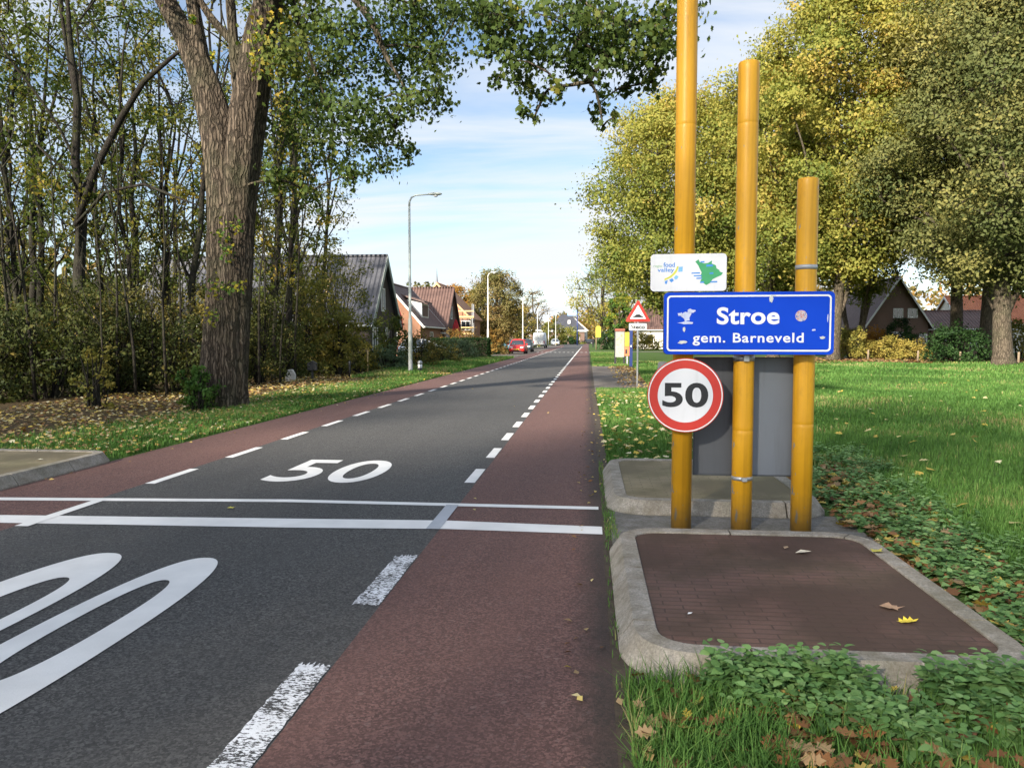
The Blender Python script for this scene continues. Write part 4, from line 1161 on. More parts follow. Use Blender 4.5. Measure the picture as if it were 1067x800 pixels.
H1X = -13.2
h1, _ = gable_house('brick_house', 'dark brick house with grey tiled roof half hidden by the trees', (H1X - 15, 45.9, 0), 0, 15, 6.4, 2.85, 6.75, M['brick_dark'], M['tile_grey'], basic('grey_green_barge', (0.30, 0.33, 0.29), 0.6), 0.45,
    [('G1', 0.55, 0.55, 1.1, 1.75), ('G1', 3.6, 0.6, 1.1, 1.7), ('G1', 2.6, 3.3, 0.9, 1.5), ('F', 9.2, 0.7, 1.6, 1.5), ('F', 5.5, 0.7, 1.6, 1.5)], (4.0, 0.7, 1.0), barge_h=0.34)
# small white-trimmed lean-to in front of it
an = MB(); an.box(5.2, 9.0, -2.2, 0.35, 0.0, 2.25); an.build('lean_to', M['brick_dark'], h1)
an = MB(); an.box(5.1, 9.1, -2.35, 0.2, 2.26, 2.48); an.build('fascia', M['white_paint'], h1)
# wooden roof ladder
ld = thing('roof_ladder', 'wooden ladder lying up the grey tiled roof', 'ladder', (H1X - 3.3, 45.9, 0))
mb = MB()
sl1 = (6.75 - 2.85) / 3.2
for s_ in (-0.2, 0.2): mb.bar((s_, -0.3, 2.85 - 0.3 * sl1 + 0.30), (s_ + 0.1, 2.1, 2.85 + 2.1 * sl1 + 0.30), 0.06, 0.08)
for i in range(8):
    yy = -0.2 + i * 0.28; mb.bar((-0.2 + yy * 0.04, yy, 2.85 + yy * sl1 + 0.30), (0.2 + yy * 0.04, yy, 2.85 + yy * sl1 + 0.30), 0.05, 0.05)
mb.build('ladder_frame', M['new_wood'], ld)

H2X = -14.6
h2, h2r = gable_house('brick_house', 'orange brick house with brown tiled roof and white dormer', (H2X, 66.5, 0), R(90), 9.5, 6.0, 2.95, 6.35, M['brick_orange'], M['tile_brown'], M['white_paint'], 0.35,
    [('G0', 4.3, 3.1, 0.9, 1.2), ('G0', 3.2, 0.8, 1.2, 1.5), ('F', 4.0, 0.7, 1.4, 1.5)])
mb = MB()
mb.add([(2.2, 0.35, 3.3), (5.2, 0.35, 3.3), (5.2, 0.35, 4.75), (2.2, 0.35, 4.75), (2.2, 2.2, 5.2), (5.2, 2.2, 5.2)], [(0, 1, 2, 3), (0, 3, 4), (1, 5, 2)])
dm = mb.build('dormer', M['white_paint'], h2)
mb = MB(); mb.add([(1.95, 0.05, 4.78), (5.45, 0.05, 4.78), (5.45, 2.6, 5.55), (1.95, 2.6, 5.55), (1.95, 0.05, 4.92), (5.45, 0.05, 4.92), (5.45, 2.6, 5.69), (1.95, 2.6, 5.69)], [(0, 3, 2, 1), (4, 5, 6, 7), (0, 1, 5, 4), (1, 2, 6, 5), (2, 3, 7, 6), (3, 0, 4, 7)])
mb.build('dormer_roof', M['tile_brown'], dm)
mb = MB(); mb.box(2.6, 4.8, 0.31, 0.345, 3.6, 4.6); mb.build('dormer_window', M['brick_brown'], dm)
gable_house('brick_house', 'brown brick house with a steep plain brown roof and gable to the road', (-25.5, 76.2, 0), 0, 11.2, 8.2, 2.5, 6.75, M['brick_brown'], M['tile_brown'], M['tile_brown'], 0.4,
    [('G1', 1.2, 0.8, 1.2, 1.4), ('G1', 5.0, 0.8, 1.2, 1.4), ('G1', 3.4, 3.6, 1.0, 1.3), ('F', 9.0, 0.8, 1.0, 1.2)], gutter=True)
gable_house('unfinished_house', 'half built orange house with pale new timber along its roof edge behind scaffolding', (-14.9, 96, 0), R(90), 10, 8.0, 4.3, 8.4, M['brick_orange'], basic('roof_underlay', (0.46, 0.24, 0.14), 0.8), M['new_wood'], 0.3,
    [('G0', 1.0, 2.6, 1.2, 1.2), ('G0', 4.2, 2.6, 1.2, 1.2)], gutter=False)
sc_ = thing('scaffolding', 'tubular scaffolding with pale wooden planks around the half built house', 'scaffolding', (-17.5, 93.5, 0))
mb = MB()
for x in (-3.5, -1.2, 1.1, 3.4):
    for y_ in (0, 1.2): mb.tube([(x, y_, -0.1), (x, y_, 5.8)], 0.05, 6)
for z in (1.9, 2.9, 3.9, 4.9):
    for y_ in (0, 1.2): mb.tube([(-3.7, y_, z), (3.6, y_, z)], 0.04, 6)
mb.build('tubes', M['galv'], sc_)
for z in (2.0, 4.0):
    mb = MB(); mb.box(-3.7, 3.6, 0.06, 1.14, z + 0.05, z + 0.12); mb.box(-3.7, 3.6, -0.09, -0.055, z + 0.1, z + 0.32); mb.box(-3.7, 3.6, -0.09, -0.055, z + 0.85, z + 1.0); mb.build('plank_deck', M['new_wood'], sc_)

# far hip-roofed houses at the end of the road
def hip_house(label, x0, x1, y0, d, eave, ridge, wall, roof, inset=4.0):
    t = thing('hip_roofed_house', label, 'house', (x0, y0, 0)); L = x1 - x0
    mb = MB(); mb.box(0, L, 0, d, 0, eave); mb.build('wall', wall, t)
    mb = MB(); o = 0.5
    mb.add([(-o, -o, eave), (L + o, -o, eave), (L + o, d + o, eave), (-o, d + o, eave), (inset, d / 2, ridge), (L - inset, d / 2, ridge)], [(0, 1, 5, 4), (1, 2, 5), (2, 3, 4, 5), (3, 0, 4), (0, 3, 2, 1)])
    ro = mb.build('roof', roof, t)
    mb = MB(); mb.box(-o - 0.1, L + o + 0.1, -o - 0.15, -o - 0.01, eave - 0.35, eave + 0.12); mb.build('fascia', M['white_paint'], t)
    mb = MB(); mb.add([(L * 0.55, 1.2, eave + (ridge - eave) * 0.42), (L * 0.62, 1.2, eave + (ridge - eave) * 0.42), (L * 0.62, 2.3, eave + (ridge - eave) * 0.64), (L * 0.55, 2.3, eave + (ridge - eave) * 0.64)], [(0, 1, 2, 3)])
    mb.build('skylight', M['lens'], ro)
    for i in range(3): window(t, 'F', L * (0.12 + 0.3 * i), 1.0, 1.8, 1.6, L, d)
    return t
hip_house('wide far house with dark hipped roof and skylight facing the road end', PX(570, 250), PX(609, 250), 250, 10, 4.2, 9.5, M['brick_brown'], M['tile_dark'], 4.5)
hip_house('low far house with dark hipped roof left of the wider one', PX(531, 215), PX(566, 215), 215, 9, 3.9, 8.2, M['brick_brown'], M['tile_dark'], 3.0)
gable_house('white_house', 'far white house with grey roof beside the end of the road', (PX(612, 270), 262, 0), R(90), 12, 9, 4.5, 8.5, M['cream_wall'], M['tile_dark'], M['white_paint'], 0.3, [('G0', 2, 1, 1.5, 1.5), ('G0', 5.5, 1, 1.5, 1.5)])
# church spire
cs = thing('church_tower', 'thin distant church spire above the brown roof', 'church', (PX(455.5, 420), 420, 0))
mb = MB(); mb.box(-2.2, 2.2, -2.2, 2.2, 0, 24); mb.build('tower', M['brick_brown'], cs)
mb = MB(); mb.lathe([(2.2, 24), (1.0, 30), (0.4, 35), (0.06, 40)], 8, smooth=False); mb.build('spire', basic('slate', (0.16, 0.17, 0.2), 0.6), cs)

# right-hand houses
gable_house('farmhouse', 'brick farmhouse gable with white edges behind the right hand oaks', (PX(967, 76), 76, 0), R(90), 12, PX(967, 76) - PX(903, 76), 3.0, 7.2, M['brick_brown'], M['tile_brown'], M['white_paint'], 0.35,
    [('G0', 0.8, 1.1, 0.7, 0.9), ('G0', 3.3, 0.6, 1.1, 1.6), ('G0', 4.9, 1.1, 0.6, 0.9), ('G0', 1.9, 3.5, 0.9, 0.9), ('G0', 3.2, 3.5, 0.9, 0.9)])
gable_house('brick_annex', 'low dark roofed annex right of the farmhouse', (PX(970, 79), 79, 0), 0, 7.5, 6, 2.6, 4.2, M['brick_brown'], M['tile_brown'], M['white_paint'], 0.3, [('F', 1.2, 0.3, 1.0, 1.9), ('F', 3.6, 0.8, 1.2, 1.1)])
gable_house('red_roofed_house', 'white house with orange tiled roof behind the rightmost oaks', (PX(1002, 92), 92, 0), 0, 16, 8, 3.4, 6.4, M['cream_wall'], M['tile_red'], M['white_paint'], 0.4, [('F', 2, 1, 1.4, 1.4), ('F', 7, 1, 1.4, 1.4)])
gable_house('brick_cottage', 'pale cottage partly hidden behind the triangular warning sign', (PX(664, 120), 120, 0), 0, 9, 7, 3.2, 6.3, M['cream_wall'], M['tile_brown'], M['white_paint'], 0.4, [('F', 1.2, 0.8, 1.2, 1.5), ('F', 5, 0.8, 1.2, 1.5)])

# =================================================================== VEHICLES
def car_loft(mb, secs, n_side=0, mat=0):
    """secs: (x, zlo, zhi, half_low, half_high, crown)"""
    rings = []
    for x, zl, zh, hl, hh, cr in secs:
        zm = zl + (zh - zl) * 0.45
        rings.append([(x, -hl * 0.93, zl), (x, -hl, zl + (zh - zl) * 0.18), (x, -hl, zm), (x, -hh, zh - 0.04), (x, -hh * 0.88, zh + cr * 0.5), (x, -hh * 0.4, zh + cr), (x, hh * 0.4, zh + cr), (x, hh * 0.88, zh + cr * 0.5), (x, hh, zh - 0.04), (x, hl, zm), (x, hl, zl + (zh - zl) * 0.18), (x, hl * 0.93, zl)])
    w = 12
    vs_ = [p for r_ in rings for p in r_]
    fs = [(q * w + i, q * w + (i + 1) % w, (q + 1) * w + (i + 1) % w, (q + 1) * w + i) for q in range(len(rings) - 1) for i in range(w)]
    fs += [tuple(range(w))[::-1], tuple((len(rings) - 1) * w + i for i in range(w))]
    mb.add(vs_, fs, mat, True)

def wheels(t, xs_, hw, r=0.31):
    for x in xs_:
        for s_ in (-1, 1):
            T = Matrix.Translation((x, s_ * (hw - 0.09), r)) @ Matrix.Rotation(R(90), 4, 'X')
            mb = MB(); mb.lathe([(r * 0.62, -0.1), (r * 0.95, -0.1), (r, -0.06), (r, 0.06), (r * 0.95, 0.1), (r * 0.62, 0.1)], 20, T=T, cap=False)
            w_ = mb.build('wheel', M['rubber'], t)
            mb = MB(); mb.lathe([(0.02, -0.085), (r * 0.62, -0.09), (r * 0.62, 0.09), (0.02, 0.085)], 20, T=T); mb.build('rim', M['galv'], w_)

def car(label, loc, rotz, paint, L=4.0, W=1.72, group='cars parked along the left kerb'):
    """front at +x"""
    t = thing('parked_car', label, 'car', loc, rotz, group); h = W / 2
    mb = MB()
    car_loft(mb, [(-L / 2, 0.42, 0.82, h * 0.82, h * 0.80, 0.03), (-L / 2 + 0.12, 0.28, 0.92, h * 0.95, h * 0.90, 0.04), (-L / 2 + 0.6, 0.24, 0.97, h, h * 0.95, 0.02), (0.0, 0.24, 0.95, h, h * 0.96, 0.02),
                  (L / 2 - 1.25, 0.24, 0.95, h, h * 0.95, 0.02), (L / 2 - 0.55, 0.24, 0.84, h * 0.99, h * 0.90, 0.05), (L / 2 - 0.15, 0.26, 0.70, h * 0.92, h * 0.80, 0.05), (L / 2, 0.32, 0.56, h * 0.78, h * 0.70, 0.03)])
    mb.build('body', paint, t)
    mb = MB()
    car_loft(mb, [(-L / 2 + 0.18, 0.9, 1.02, h * 0.84, h * 0.78, 0.02), (-L / 2 + 0.5, 0.9, 1.40, h * 0.88, h * 0.68, 0.03), (-L / 2 + 1.2, 0.9, 1.47, h * 0.9, h * 0.68, 0.03), (-0.1, 0.9, 1.47, h * 0.9, h * 0.68, 0.03), (0.35, 0.9, 1.36, h * 0.9, h * 0.70, 0.03), (L / 2 - 1.0, 0.88, 0.96, h * 0.86, h * 0.80, 0.02)])
    mb.build('windows', M['car_glass'], t)
    mb = MB(); car_loft(mb, [(-L / 2 + 0.5, 1.40, 1.425, h * 0.69, h * 0.66, 0.035), (-L / 2 + 1.2, 1.47, 1.495, h * 0.69, h * 0.66, 0.035), (-0.1, 1.47, 1.495, h * 0.69, h * 0.66, 0.035), (0.30, 1.385, 1.405, h * 0.71, h * 0.68, 0.035)])
    for s_ in (-1, 1):
        mb.bar((0.30, s_ * h * 0.71, 1.38), (L / 2 - 0.98, s_ * h * 0.84, 0.95), 0.07, 0.06)
        mb.bar((-L / 2 + 0.5, s_ * h * 0.70, 1.40), (-L / 2 + 0.2, s_ * h * 0.84, 0.95), 0.12, 0.06)
        mb.bar((-0.25, s_ * h * 0.70, 1.46), (-0.3, s_ * h * 0.905, 0.95), 0.08, 0.04)
    mb.build('roof', paint, t)
    for s_ in (-1, 1):
        mb = MB(); mb.box(L / 2 - 0.36, L / 2 - 0.02, s_ * h * 0.62 - 0.17, s_ * h * 0.62 + 0.17, 0.60, 0.76); mb.build('headlight', M['lens'], t, 0.05)
        mb = MB(); mb.box(-L / 2 - 0.01, -L / 2 + 0.12, s_ * h * 0.76 - 0.09, s_ * h * 0.76 + 0.09, 0.68, 0.95); mb.build('tail_light', M['tail'], t, 0.02)
        mb = MB(); mb.box(L / 2 - 1.30, L / 2 - 1.12, s_ * (h + 0.09) - 0.09, s_ * (h + 0.09) + 0.09, 0.92, 1.06); mb.build('mirror', paint, t, 0.03)
    mb = MB(); mb.box(L / 2 - 0.05, L / 2 + 0.012, -0.5, 0.5, 0.30, 0.39); mb.build('grille', M['black'], t)
    for x in (L / 2 + 0.02, -L / 2 - 0.03):
        mb = MB(); mb.box(x, x + 0.012, -0.26, 0.26, 0.43, 0.54); mb.build('number_plate', M['plate'], t)
    wheels(t, (-L / 2 + 0.72, L / 2 - 0.78), h)
    return t
car('red hatchback parked facing the viewer at the left kerb', (PX(540, 80), 80, 0), R(-90), basic('red_car_paint', (0.62, 0.03, 0.025), 0.28, 0.05))
car('dark car parked close behind the red hatchback', (PX(547.3, 90), 90.5, 0), R(-90), basic('dark_car_paint', (0.03, 0.045, 0.055), 0.3, 0.05))
car('teal blue car parked on the drive left of the red hatchback', (PX(535.5, 98), 98, 0), R(180), basic('teal_car_paint', (0.05, 0.16, 0.22), 0.3, 0.05), 4.4, 1.8)
car('silver grey car with dark windows beyond the white van', (PX(578.5, 182), 182, 0), R(-80), basic('silver_car_paint', (0.30, 0.33, 0.38), 0.3, 0.05))
car('dark car crossing the far end of the road', (PX(612, 235), 235, 0), R(180), basic('black_car_paint', (0.02, 0.022, 0.026), 0.3, 0.05))
car('white car in the drive behind the bare garden twigs', (PX(443, 61), 61, 0), R(8), basic('white_car_paint', (0.72, 0.74, 0.76), 0.3, 0.04), 4.3, 1.8)

vn = thing('delivery_van', 'white delivery van seen from behind, parked beyond the red hatchback', 'van', (PX(563, 131), 131, 0), R(88))
mb = MB()
h = 1.0
car_loft(mb, [(-2.55, 0.40, 2.42, h * 0.93, h * 0.86, 0.05), (-2.4, 0.35, 2.52, h, h * 0.9, 0.06), (0.6, 0.35, 2.55, h, h * 0.9, 0.06), (1.2, 0.35, 2.30, h, h * 0.88, 0.06)])
mb.build('body', basic('white_van_paint', (0.70, 0.73, 0.78), 0.35, 0.04), vn)
mb = MB(); car_loft(mb, [(1.2, 0.35, 1.30, h * 0.99, h * 0.95, 0.03), (2.2, 0.35, 1.10, h * 0.95, h * 0.85, 0.05), (2.55, 0.40, 0.85, h * 0.85, h * 0.75, 0.04)]); mb.build('bonnet', M['white_paint'], vn)
mb = MB(); car_loft(mb, [(1.21, 1.25, 2.20, h * 0.93, h * 0.82, 0.02), (2.0, 1.10, 1.20, h * 0.88, h * 0.80, 0.02)]); mb.build('windscreen', M['car_glass'], vn)
for s_ in (-1, 1):
    mb = MB(); mb.box(-2.62, -2.5, s_ * 0.88 - 0.06, s_ * 0.88 + 0.06, 0.75, 1.25); mb.build('tail_light', M['tail'], vn, 0.02)
    mb = MB(); mb.box(-2.595, -2.56, s_ * 0.42 - 0.36, s_ * 0.42 + 0.36, 0.62, 2.30); mb.build('rear_door', M['white_paint'], vn, 0.02)
mb = MB(); mb.box(-2.66, -2.5, -0.9, 0.9, 0.36, 0.58); mb.build('bumper', M['black'], vn, 0.02)
mb = MB(); mb.box(-2.675, -2.664, -0.26, 0.26, 0.42, 0.53); mb.build('number_plate', M['plate'], vn)
wheels(vn, (-1.55, 1.65), 1.0, 0.34)

# =================================================================== SMALL STREET THINGS
t = thing('boundary_stone', 'pale leaning boundary stone at the wood edge', 'stone', (PX(302, 26.6), 26.6, 0), 0.2)
mb = MB(); mb.prism([(-0.17, -0.1), (0.17, -0.1), (0.15, 0.30), (0.02, 0.48), (-0.14, 0.44), (-0.19, 0.2)], -0.1, 0.1, XZ @ Matrix.Rotation(R(-8), 4, 'Z')); mb.build('stone', M['stone'], t, 0.04)
t = thing('mailbox', 'black mailbox on a short post by the hedge', 'mailbox', (PX(325, 27.5), 27.5, 0), 0.3)
mb = MB(); mb.box(-0.04, 0.04, -0.04, 0.04, -0.1, 0.42); mb.build('post', M['black'], t)
mb = MB(); mb.prism([(-0.17, 0.0), (0.17, 0.0), (0.17, 0.26), (0.0, 0.36), (-0.17, 0.26)], -0.2, 0.2, Matrix.Translation((0, 0, 0.4)) @ XZ); mb.build('box', M['black'], t, 0.01)
t = thing('garden_post', 'short dark post at the garden edge right of the mailbox', 'post', (PX(364, 30.5), 30.5, 0))
mb = MB(); mb.tube([(0, 0, -0.1), (0, 0, 0.62), (0, 0, 0.66)], [0.05, 0.05, 0.03], 8); mb.build('shaft', M['black'], t)
t = thing('garden_stake', 'thin pale wooden stake in the tall garden grass', 'stake', (PX(382.5, 34), 34, 0))
mb = MB(); mb.tube([(0, 0, -0.1), (0.02, 0, 1.1)], 0.035, 6); mb.build('shaft', M['new_wood'], t)
t = thing('bollard', 'black and white bollard in the grass right of the nearest street lamp', 'bollard', (PX(437.5, 34.5), 34.5, 0))
mb = MB(); mb.lathe([(0.11, -0.1), (0.11, 0.22)], 14); mb.build('black_base', M['black'], t)
mb = MB(); mb.lathe([(0.10, 0.2205), (0.10, 0.40)], 14); mb.build('white_band', M['sign_white2'], t)
mb = MB(); mb.lathe([(0.11, 0.4005), (0.11, 0.5), (0.06, 0.56), (0.01, 0.57)], 14); mb.build('cap', M['galv'], t)
def parasol(label, px, py_top, Y, H):
    t = thing('closed_parasol', label, 'parasol', (PX(px, Y), Y, 0))
    mb = MB(); mb.tube([(0, 0, -0.05), (0, 0, H)], 0.03, 8); mb.build('pole', M['wood'], t)
    mb = MB(); n = 16
    prof = [(0.40, H - 1.75), (0.34, H - 1.2), (0.26, H - 0.7), (0.12, H - 0.2), (0.03, H)]
    vs_ = [((r * (1 + 0.22 * (-1) ** j)) * math.cos(2 * math.pi * j / n), (r * (1 + 0.22 * (-1) ** j)) * math.sin(2 * math.pi * j / n), z) for r, z in prof for j in range(n)]
    mb.add(vs_, [(i * n + j, i * n + (j + 1) % n, (i + 1) * n + (j + 1) % n, (i + 1) * n + j) for i in range(len(prof) - 1) for j in range(n)]); mb.build('cloth', M['red_cloth'], t)
parasol('closed red parasol in front of the orange brick gable', 414.5, 318, 62.5, 4.2)
parasol('closed red parasol in front of the scaffolding', 475, 334, 80, 3.6)

# fence posts below the right-hand oaks
for i, (px, Y, lab) in enumerate(((905, 58.5, 'low wooden fence post in front of the yellow shrub'), (957, 54.5, 'low wooden fence post left of the dark rhododendron'), (1001, 52, 'low wooden fence post right of the dark rhododendron'), (1062, 49.5, 'low wooden fence post beside the thickest oak trunk'), (868, 60, 'low wooden fence post at the foot of the yellow oak'))):
    t = thing('fence_post', lab, 'fence post', (PX(px, Y), Y, 0), 0, 'fence posts under the oaks')
    mb = MB(); mb.tube([(0, 0, -0.1), (0.01, 0, 0.72), (0.01, 0, 0.76)], [0.07, 0.065, 0.045], 8); mb.build('shaft', M['wood'], t)

# far person
pr = thing('person', 'far person in dark clothes standing beside the cycle lane', 'person', (PX(618.2, 140), 140, 0), 0.4)
mbp = bpy.data.meshes.new('body')
jv = [(0, 0, 0.95), (0, 0, 1.2), (0, 0, 1.42), (0, 0.0, 1.52), (0, -0.02, 1.64), (0, -0.02, 1.72), (0.19, 0, 1.40), (0.24, 0.02, 1.12), (0.22, -0.10, 0.9), (-0.19, 0, 1.40), (-0.24, 0.02, 1.12), (-0.22, -0.10, 0.9), (0.1, 0, 0.9), (0.11, 0.03, 0.5), (0.11, 0.06, 0.06), (0.11, -0.12, 0.03), (-0.1, 0, 0.9), (-0.11, -0.04, 0.5), (-0.11, 0.0, 0.06), (-0.11, -0.18, 0.03)]
je = [(0, 1), (1, 2), (2, 3), (3, 4), (4, 5), (2, 6), (6, 7), (7, 8), (2, 9), (9, 10), (10, 11), (0, 12), (12, 13), (13, 14), (14, 15), (0, 16), (16, 17), (17, 18), (18, 19)]
jr = [.15, .16, .15, .06, .10, .09, .07, .05, .04, .07, .05, .04, .10, .07, .05, .04, .10, .07, .05, .04]
mbp.from_pydata(jv, je, []); po = bpy.data.objects.new('body', mbp); COL.objects.link(po); po.parent = pr
sk = po.modifiers.new('skin', 'SKIN')
for i, r_ in enumerate(jr): mbp.skin_vertices[0].data[i].radius = (r_, r_)
mbp.skin_vertices[0].data[0].use_root = True
po.modifiers.new('sub', 'SUBSURF').levels = 1
mbp.materials.append(M['cloth_dark'])
mb = MB(); mb.lathe([(0.05, -0.11), (0.09, -0.04), (0.095, 0.03), (0.06, 0.10), (0.01, 0.12)], 12, T=Matrix.Translation((0, -0.035, 1.68))); mb.build('face', M['skin'], pr)

# =================================================================== THE BIG MAPLE
MY = 16.9
mpp = MY / F
base = P(232, 428, MY); base.z = 0
mt = thing('maple_tree', 'huge forked maple with rough grey bark leaning over the left verge', 'tree', base)
rng = np.random.default_rng(11)
mbt = MB()
def mpts(lst, dy=None):
    pts, rad = [], []
    for i, e in enumerate(lst):
        px, py, w = e[:3]; d = e[3] if len(e) > 3 else 0.0
        q = P(px, py, MY + d) - base
        pts.append(np.array(q)); rad.append(w * mpp / 2 * 0.82)
    # smooth resample
    pts = np.array(pts); rad = np.array(rad)
    s_ = np.concatenate([[0], np.cumsum(np.linalg.norm(np.diff(pts, axis=0), axis=1))])
    n = max(len(pts), int(s_[-1] / 0.22)); u = np.linspace(0, s_[-1], n)
    out = np.stack([np.interp(u, s_, pts[:, k]) for k in range(3)], 1)
    for _ in range(3): out[1:-1] = out[1:-1] * 0.5 + (out[:-2] + out[2:]) * 0.25
    return out, np.interp(u, s_, rad)
def bark_flute(seed, amp=0.05, nrib=9):
    r_ = np.random.default_rng(seed); ph = r_.uniform(0, 6.28, 8)
    def f(i, th):
        v = np.zeros_like(th)
        for k, m in enumerate((3, 5, nrib, 14, 19)):
            v += np.sin(m * th + ph[k] + i * (0.05 + 0.03 * k) * (1 if k % 2 else -1)) * amp / (1 + 0.25 * k)
        return 1 + v + r_.normal(size=len(th)) * 0.012 + (0.30 * max(0, 1 - i / 3.5) * (0.5 + 0.5 * np.sin(4 * th + ph[6])))
    return f
stemL = [(226, 437, 56), (225, 420, 50), (229, 380, 45), (234, 300, 42), (236, 220, 43), (231, 150, 45), (215, 90, 36), (194, 40, 27), (172, 0, 24), (135, -70, 20), (100, -150, 14), (70, -230, 8)]
stemR = [(240, 437, 48), (240, 420, 42), (241, 380, 42), (244, 300, 43), (247, 220, 45), (253, 150, 47), (262, 90, 44), (268, 40, 38), (280, 0, 34), (303, -70, 28), (325, -160, 20), (340, -260, 10)]
sp, sr = [], []
for q, (st, nn) in enumerate(((stemL, 40), (stemR, 40))):
    p_, r_ = mpts(st); mbt.tube(p_, r_, nn, flute=bark_flute(q + 1)); sp.append(p_); sr.append(r_)
for q, st in enumerate(([(218, 100, 22), (208, 50, 19), (200, 0, 16), (192, -60, 12), (185, -140, 7)], [(252, 130, 16), (245, 70, 13), (240, 0, 12), (236, -70, 9), (228, -150, 6)],
           [(262, 70, 12), (240, 40, 11), (226, 27, 10), (210, 8, 9), (196, -30, 7)])):
    p_, r_ = mpts(st); mbt.tube(p_, r_, 14, flute=bark_flute(q + 7, 0.03)); sp.append(p_); sr.append(r_)
# long limbs over the road
limbs = [[(282, 0, 20), (300, -60, 18, -0.5), (360, -100, 15, -1.2), (430, -105, 12, -2.0), (520, -75, 10, -2.8), (600, -35, 7, -3.4), (650, -5, 4, -3.7)],
         [(290, -40, 16), (330, -40, 13, -0.5), (365, -8, 10, -0.8), (385, 18, 9, -0.9), (398, 42, 8, -1.0), (399, 62, 6, -1.0), (412, 70, 4, -1.0), (425, 100, 2.5, -1.0)],
         [(440, -100, 8, -2.1), (480, -40, 6, -2.3), (505, 0, 5, -2.4), (520, 20, 3.5, -2.5), (530, 60, 2, -2.5)],
         [(290, -50, 12), (310, 20, 7, 0.6), (330, 80, 5, 0.8), (350, 130, 3, 0.9)],
         [(560, -55, 6, -3.1), (600, 0, 4, -3.3), (640, 22, 3, -3.4), (690, 30, 2.4, -3.5)]]
for st in limbs:
    p_, r_ = mpts(st); mbt.tube(p_, r_, 8); sp.append(p_); sr.append(r_)
tp = np.concatenate(sp); tr = np.concatenate(sr)
cl = []
A_ = [(300, 60, 40), (330, 110, 42), (370, 40, 46), (372, 115, 42), (415, 60, 48), (412, 135, 32), (450, 25, 42), (458, 92, 28), (395, 180, 22), (342, 165, 32), (300, 130, 38), (430, 5, 46), (478, 15, 20), (292, 188, 24), (424, 160, 16), (455, 60, 34), (372, 185, 20), (325, 15, 44), (290, 15, 30), (385, 150, 26), (440, 110, 26), (322, 200, 16), (355, 75, 30)]
B_ = [(500, 5, 24), (520, 15, 28), (545, 25, 32), (575, 20, 34), (605, 20, 36), (640, 25, 36), (672, 30, 34), (697, 18, 28), (470, -5, 26), (512, 45, 20), (530, 62, 22), (560, 62, 26), (548, 92, 18), (541, 118, 10), (556, 124, 7), (592, 60, 26), (615, 85, 18),
      (632, 62, 26), (662, 62, 26), (688, 60, 20), (625, 108, 14), (640, 124, 9), (628, 132, 6), (655, 90, 16), (680, 85, 14), (700, 45, 18), (585, 90, 13), (600, 40, 28), (510, 22, 22), (520, 80, 12), (566, 100, 10)]
C_ = [(300, -110, 110), (190, -160, 120), (430, -150, 90), (560, -70, 60), (80, -130, 110), (640, -40, 50), (380, -60, 70), (480, -60, 60), (250, -60, 60), (140, -30, 40), (350, -230, 120), (120, -280, 120), (520, -180, 90), (260, -300, 120), (690, -30, 30)]
for L_, dens, dd in ((A_, 0.40, (-1.6, 1.8)), (B_, 0.36, (-4.4, -2.4)), (C_, 0.085, (-3.5, 3.5))):
    for px, py, r_ in L_:
        d = rng.uniform(*dd)
        c = np.array(P(px, py, MY + d) - base); rr = r_ * (MY + d) / F * (1.22 if L_ is B_ else 1.0)
        cl.append((c, (rr, rr * 1.1, rr * 0.85), int(dens * r_ * r_), 0.36 + (0.18 if px < 330 else 0) + rng.normal() * 0.08))
Cc, Tt = limbs_and_leaves(mbt, tp, tr, cl, rng, 0.008, 0.98, max_r=0.05, twig_n=10)
# epicormic shoots on the trunk
ex = []
for px, py, s_ in ((232, 245, 12), (236, 262, 10), (226, 300, 12), (240, 300, 8), (268, 40, 12), (263, 62, 7), (200, 22, 6), (222, 58, 4), (248, 235, 6), (252, 300, 6), (220, 330, 8)):
    c = np.array(P(px, py, MY - 0.62) - base); n = int(s_ * 4)
    ex.append(c + rng.normal(size=(n, 3)) * np.array((s_ * 0.45, s_ * 0.25, s_ * 0.55)) * mpp)
ex = np.concatenate(ex)
mbt.build('trunk', M['bark_maple'], mt)
leaves('crown', Cc, 0.098, Tt, rng, M['leaf_maple'], mt, MAPLE, 0.9)
leaves('trunk_shoots', ex, 0.10, rng.uniform(0.55, 1.0, len(ex)), rng, M['leaf_shrub'], mt, DIAMOND, 0.3)['kind'] = 'stuff'

make_shrub('leafy_bush', 'bright green leafy bush at the foot of the big maple', 'bush', (PX(207, 16.2), 16.1, 0), 0.52, 0.95, 1500, 0.075, M['leaf_shrub'], 21, 0.45, None, 16, ry=0.45)

# =================================================================== THE WOOD ON THE LEFT
GW = 'slender trees of the wood on the left'
WL = 'slender dark woodland tree with sparse yellowing leaves among the others in the left wood'
protos = []
for i in range(6):
    H = (15, 17, 14, 18, 13, 16)[i]
    tr_ = make_tree('woodland_tree', WL, 'tree', (-40 - 3 * i, 60, 0), H, (0.13, 0.17, 0.11, 0.2, 0.10, 0.14)[i], (3.2, 4.0, 2.2, 5.0, 2.5, 3.0)[i], (2.3, 2.8, 2.0, 3.0, 1.9, 2.4)[i], (22, 27, 20, 28, 18, 24)[i], (2100, 2500, 1900, 2600, 1800, 2100)[i],
                    0.15, M['leaf_wood'], M['bark_dark'], 100 + i, (0.45, 0.55, 0.35, 0.5, 0.65, 0.4)[i], 0.55, GW, (rng.uniform(-1, 1), rng.uniform(-1, 1)), 0.5, twig=0.011, attach=0.6, bare=2, rc=0.85)
    protos.append(tr_)
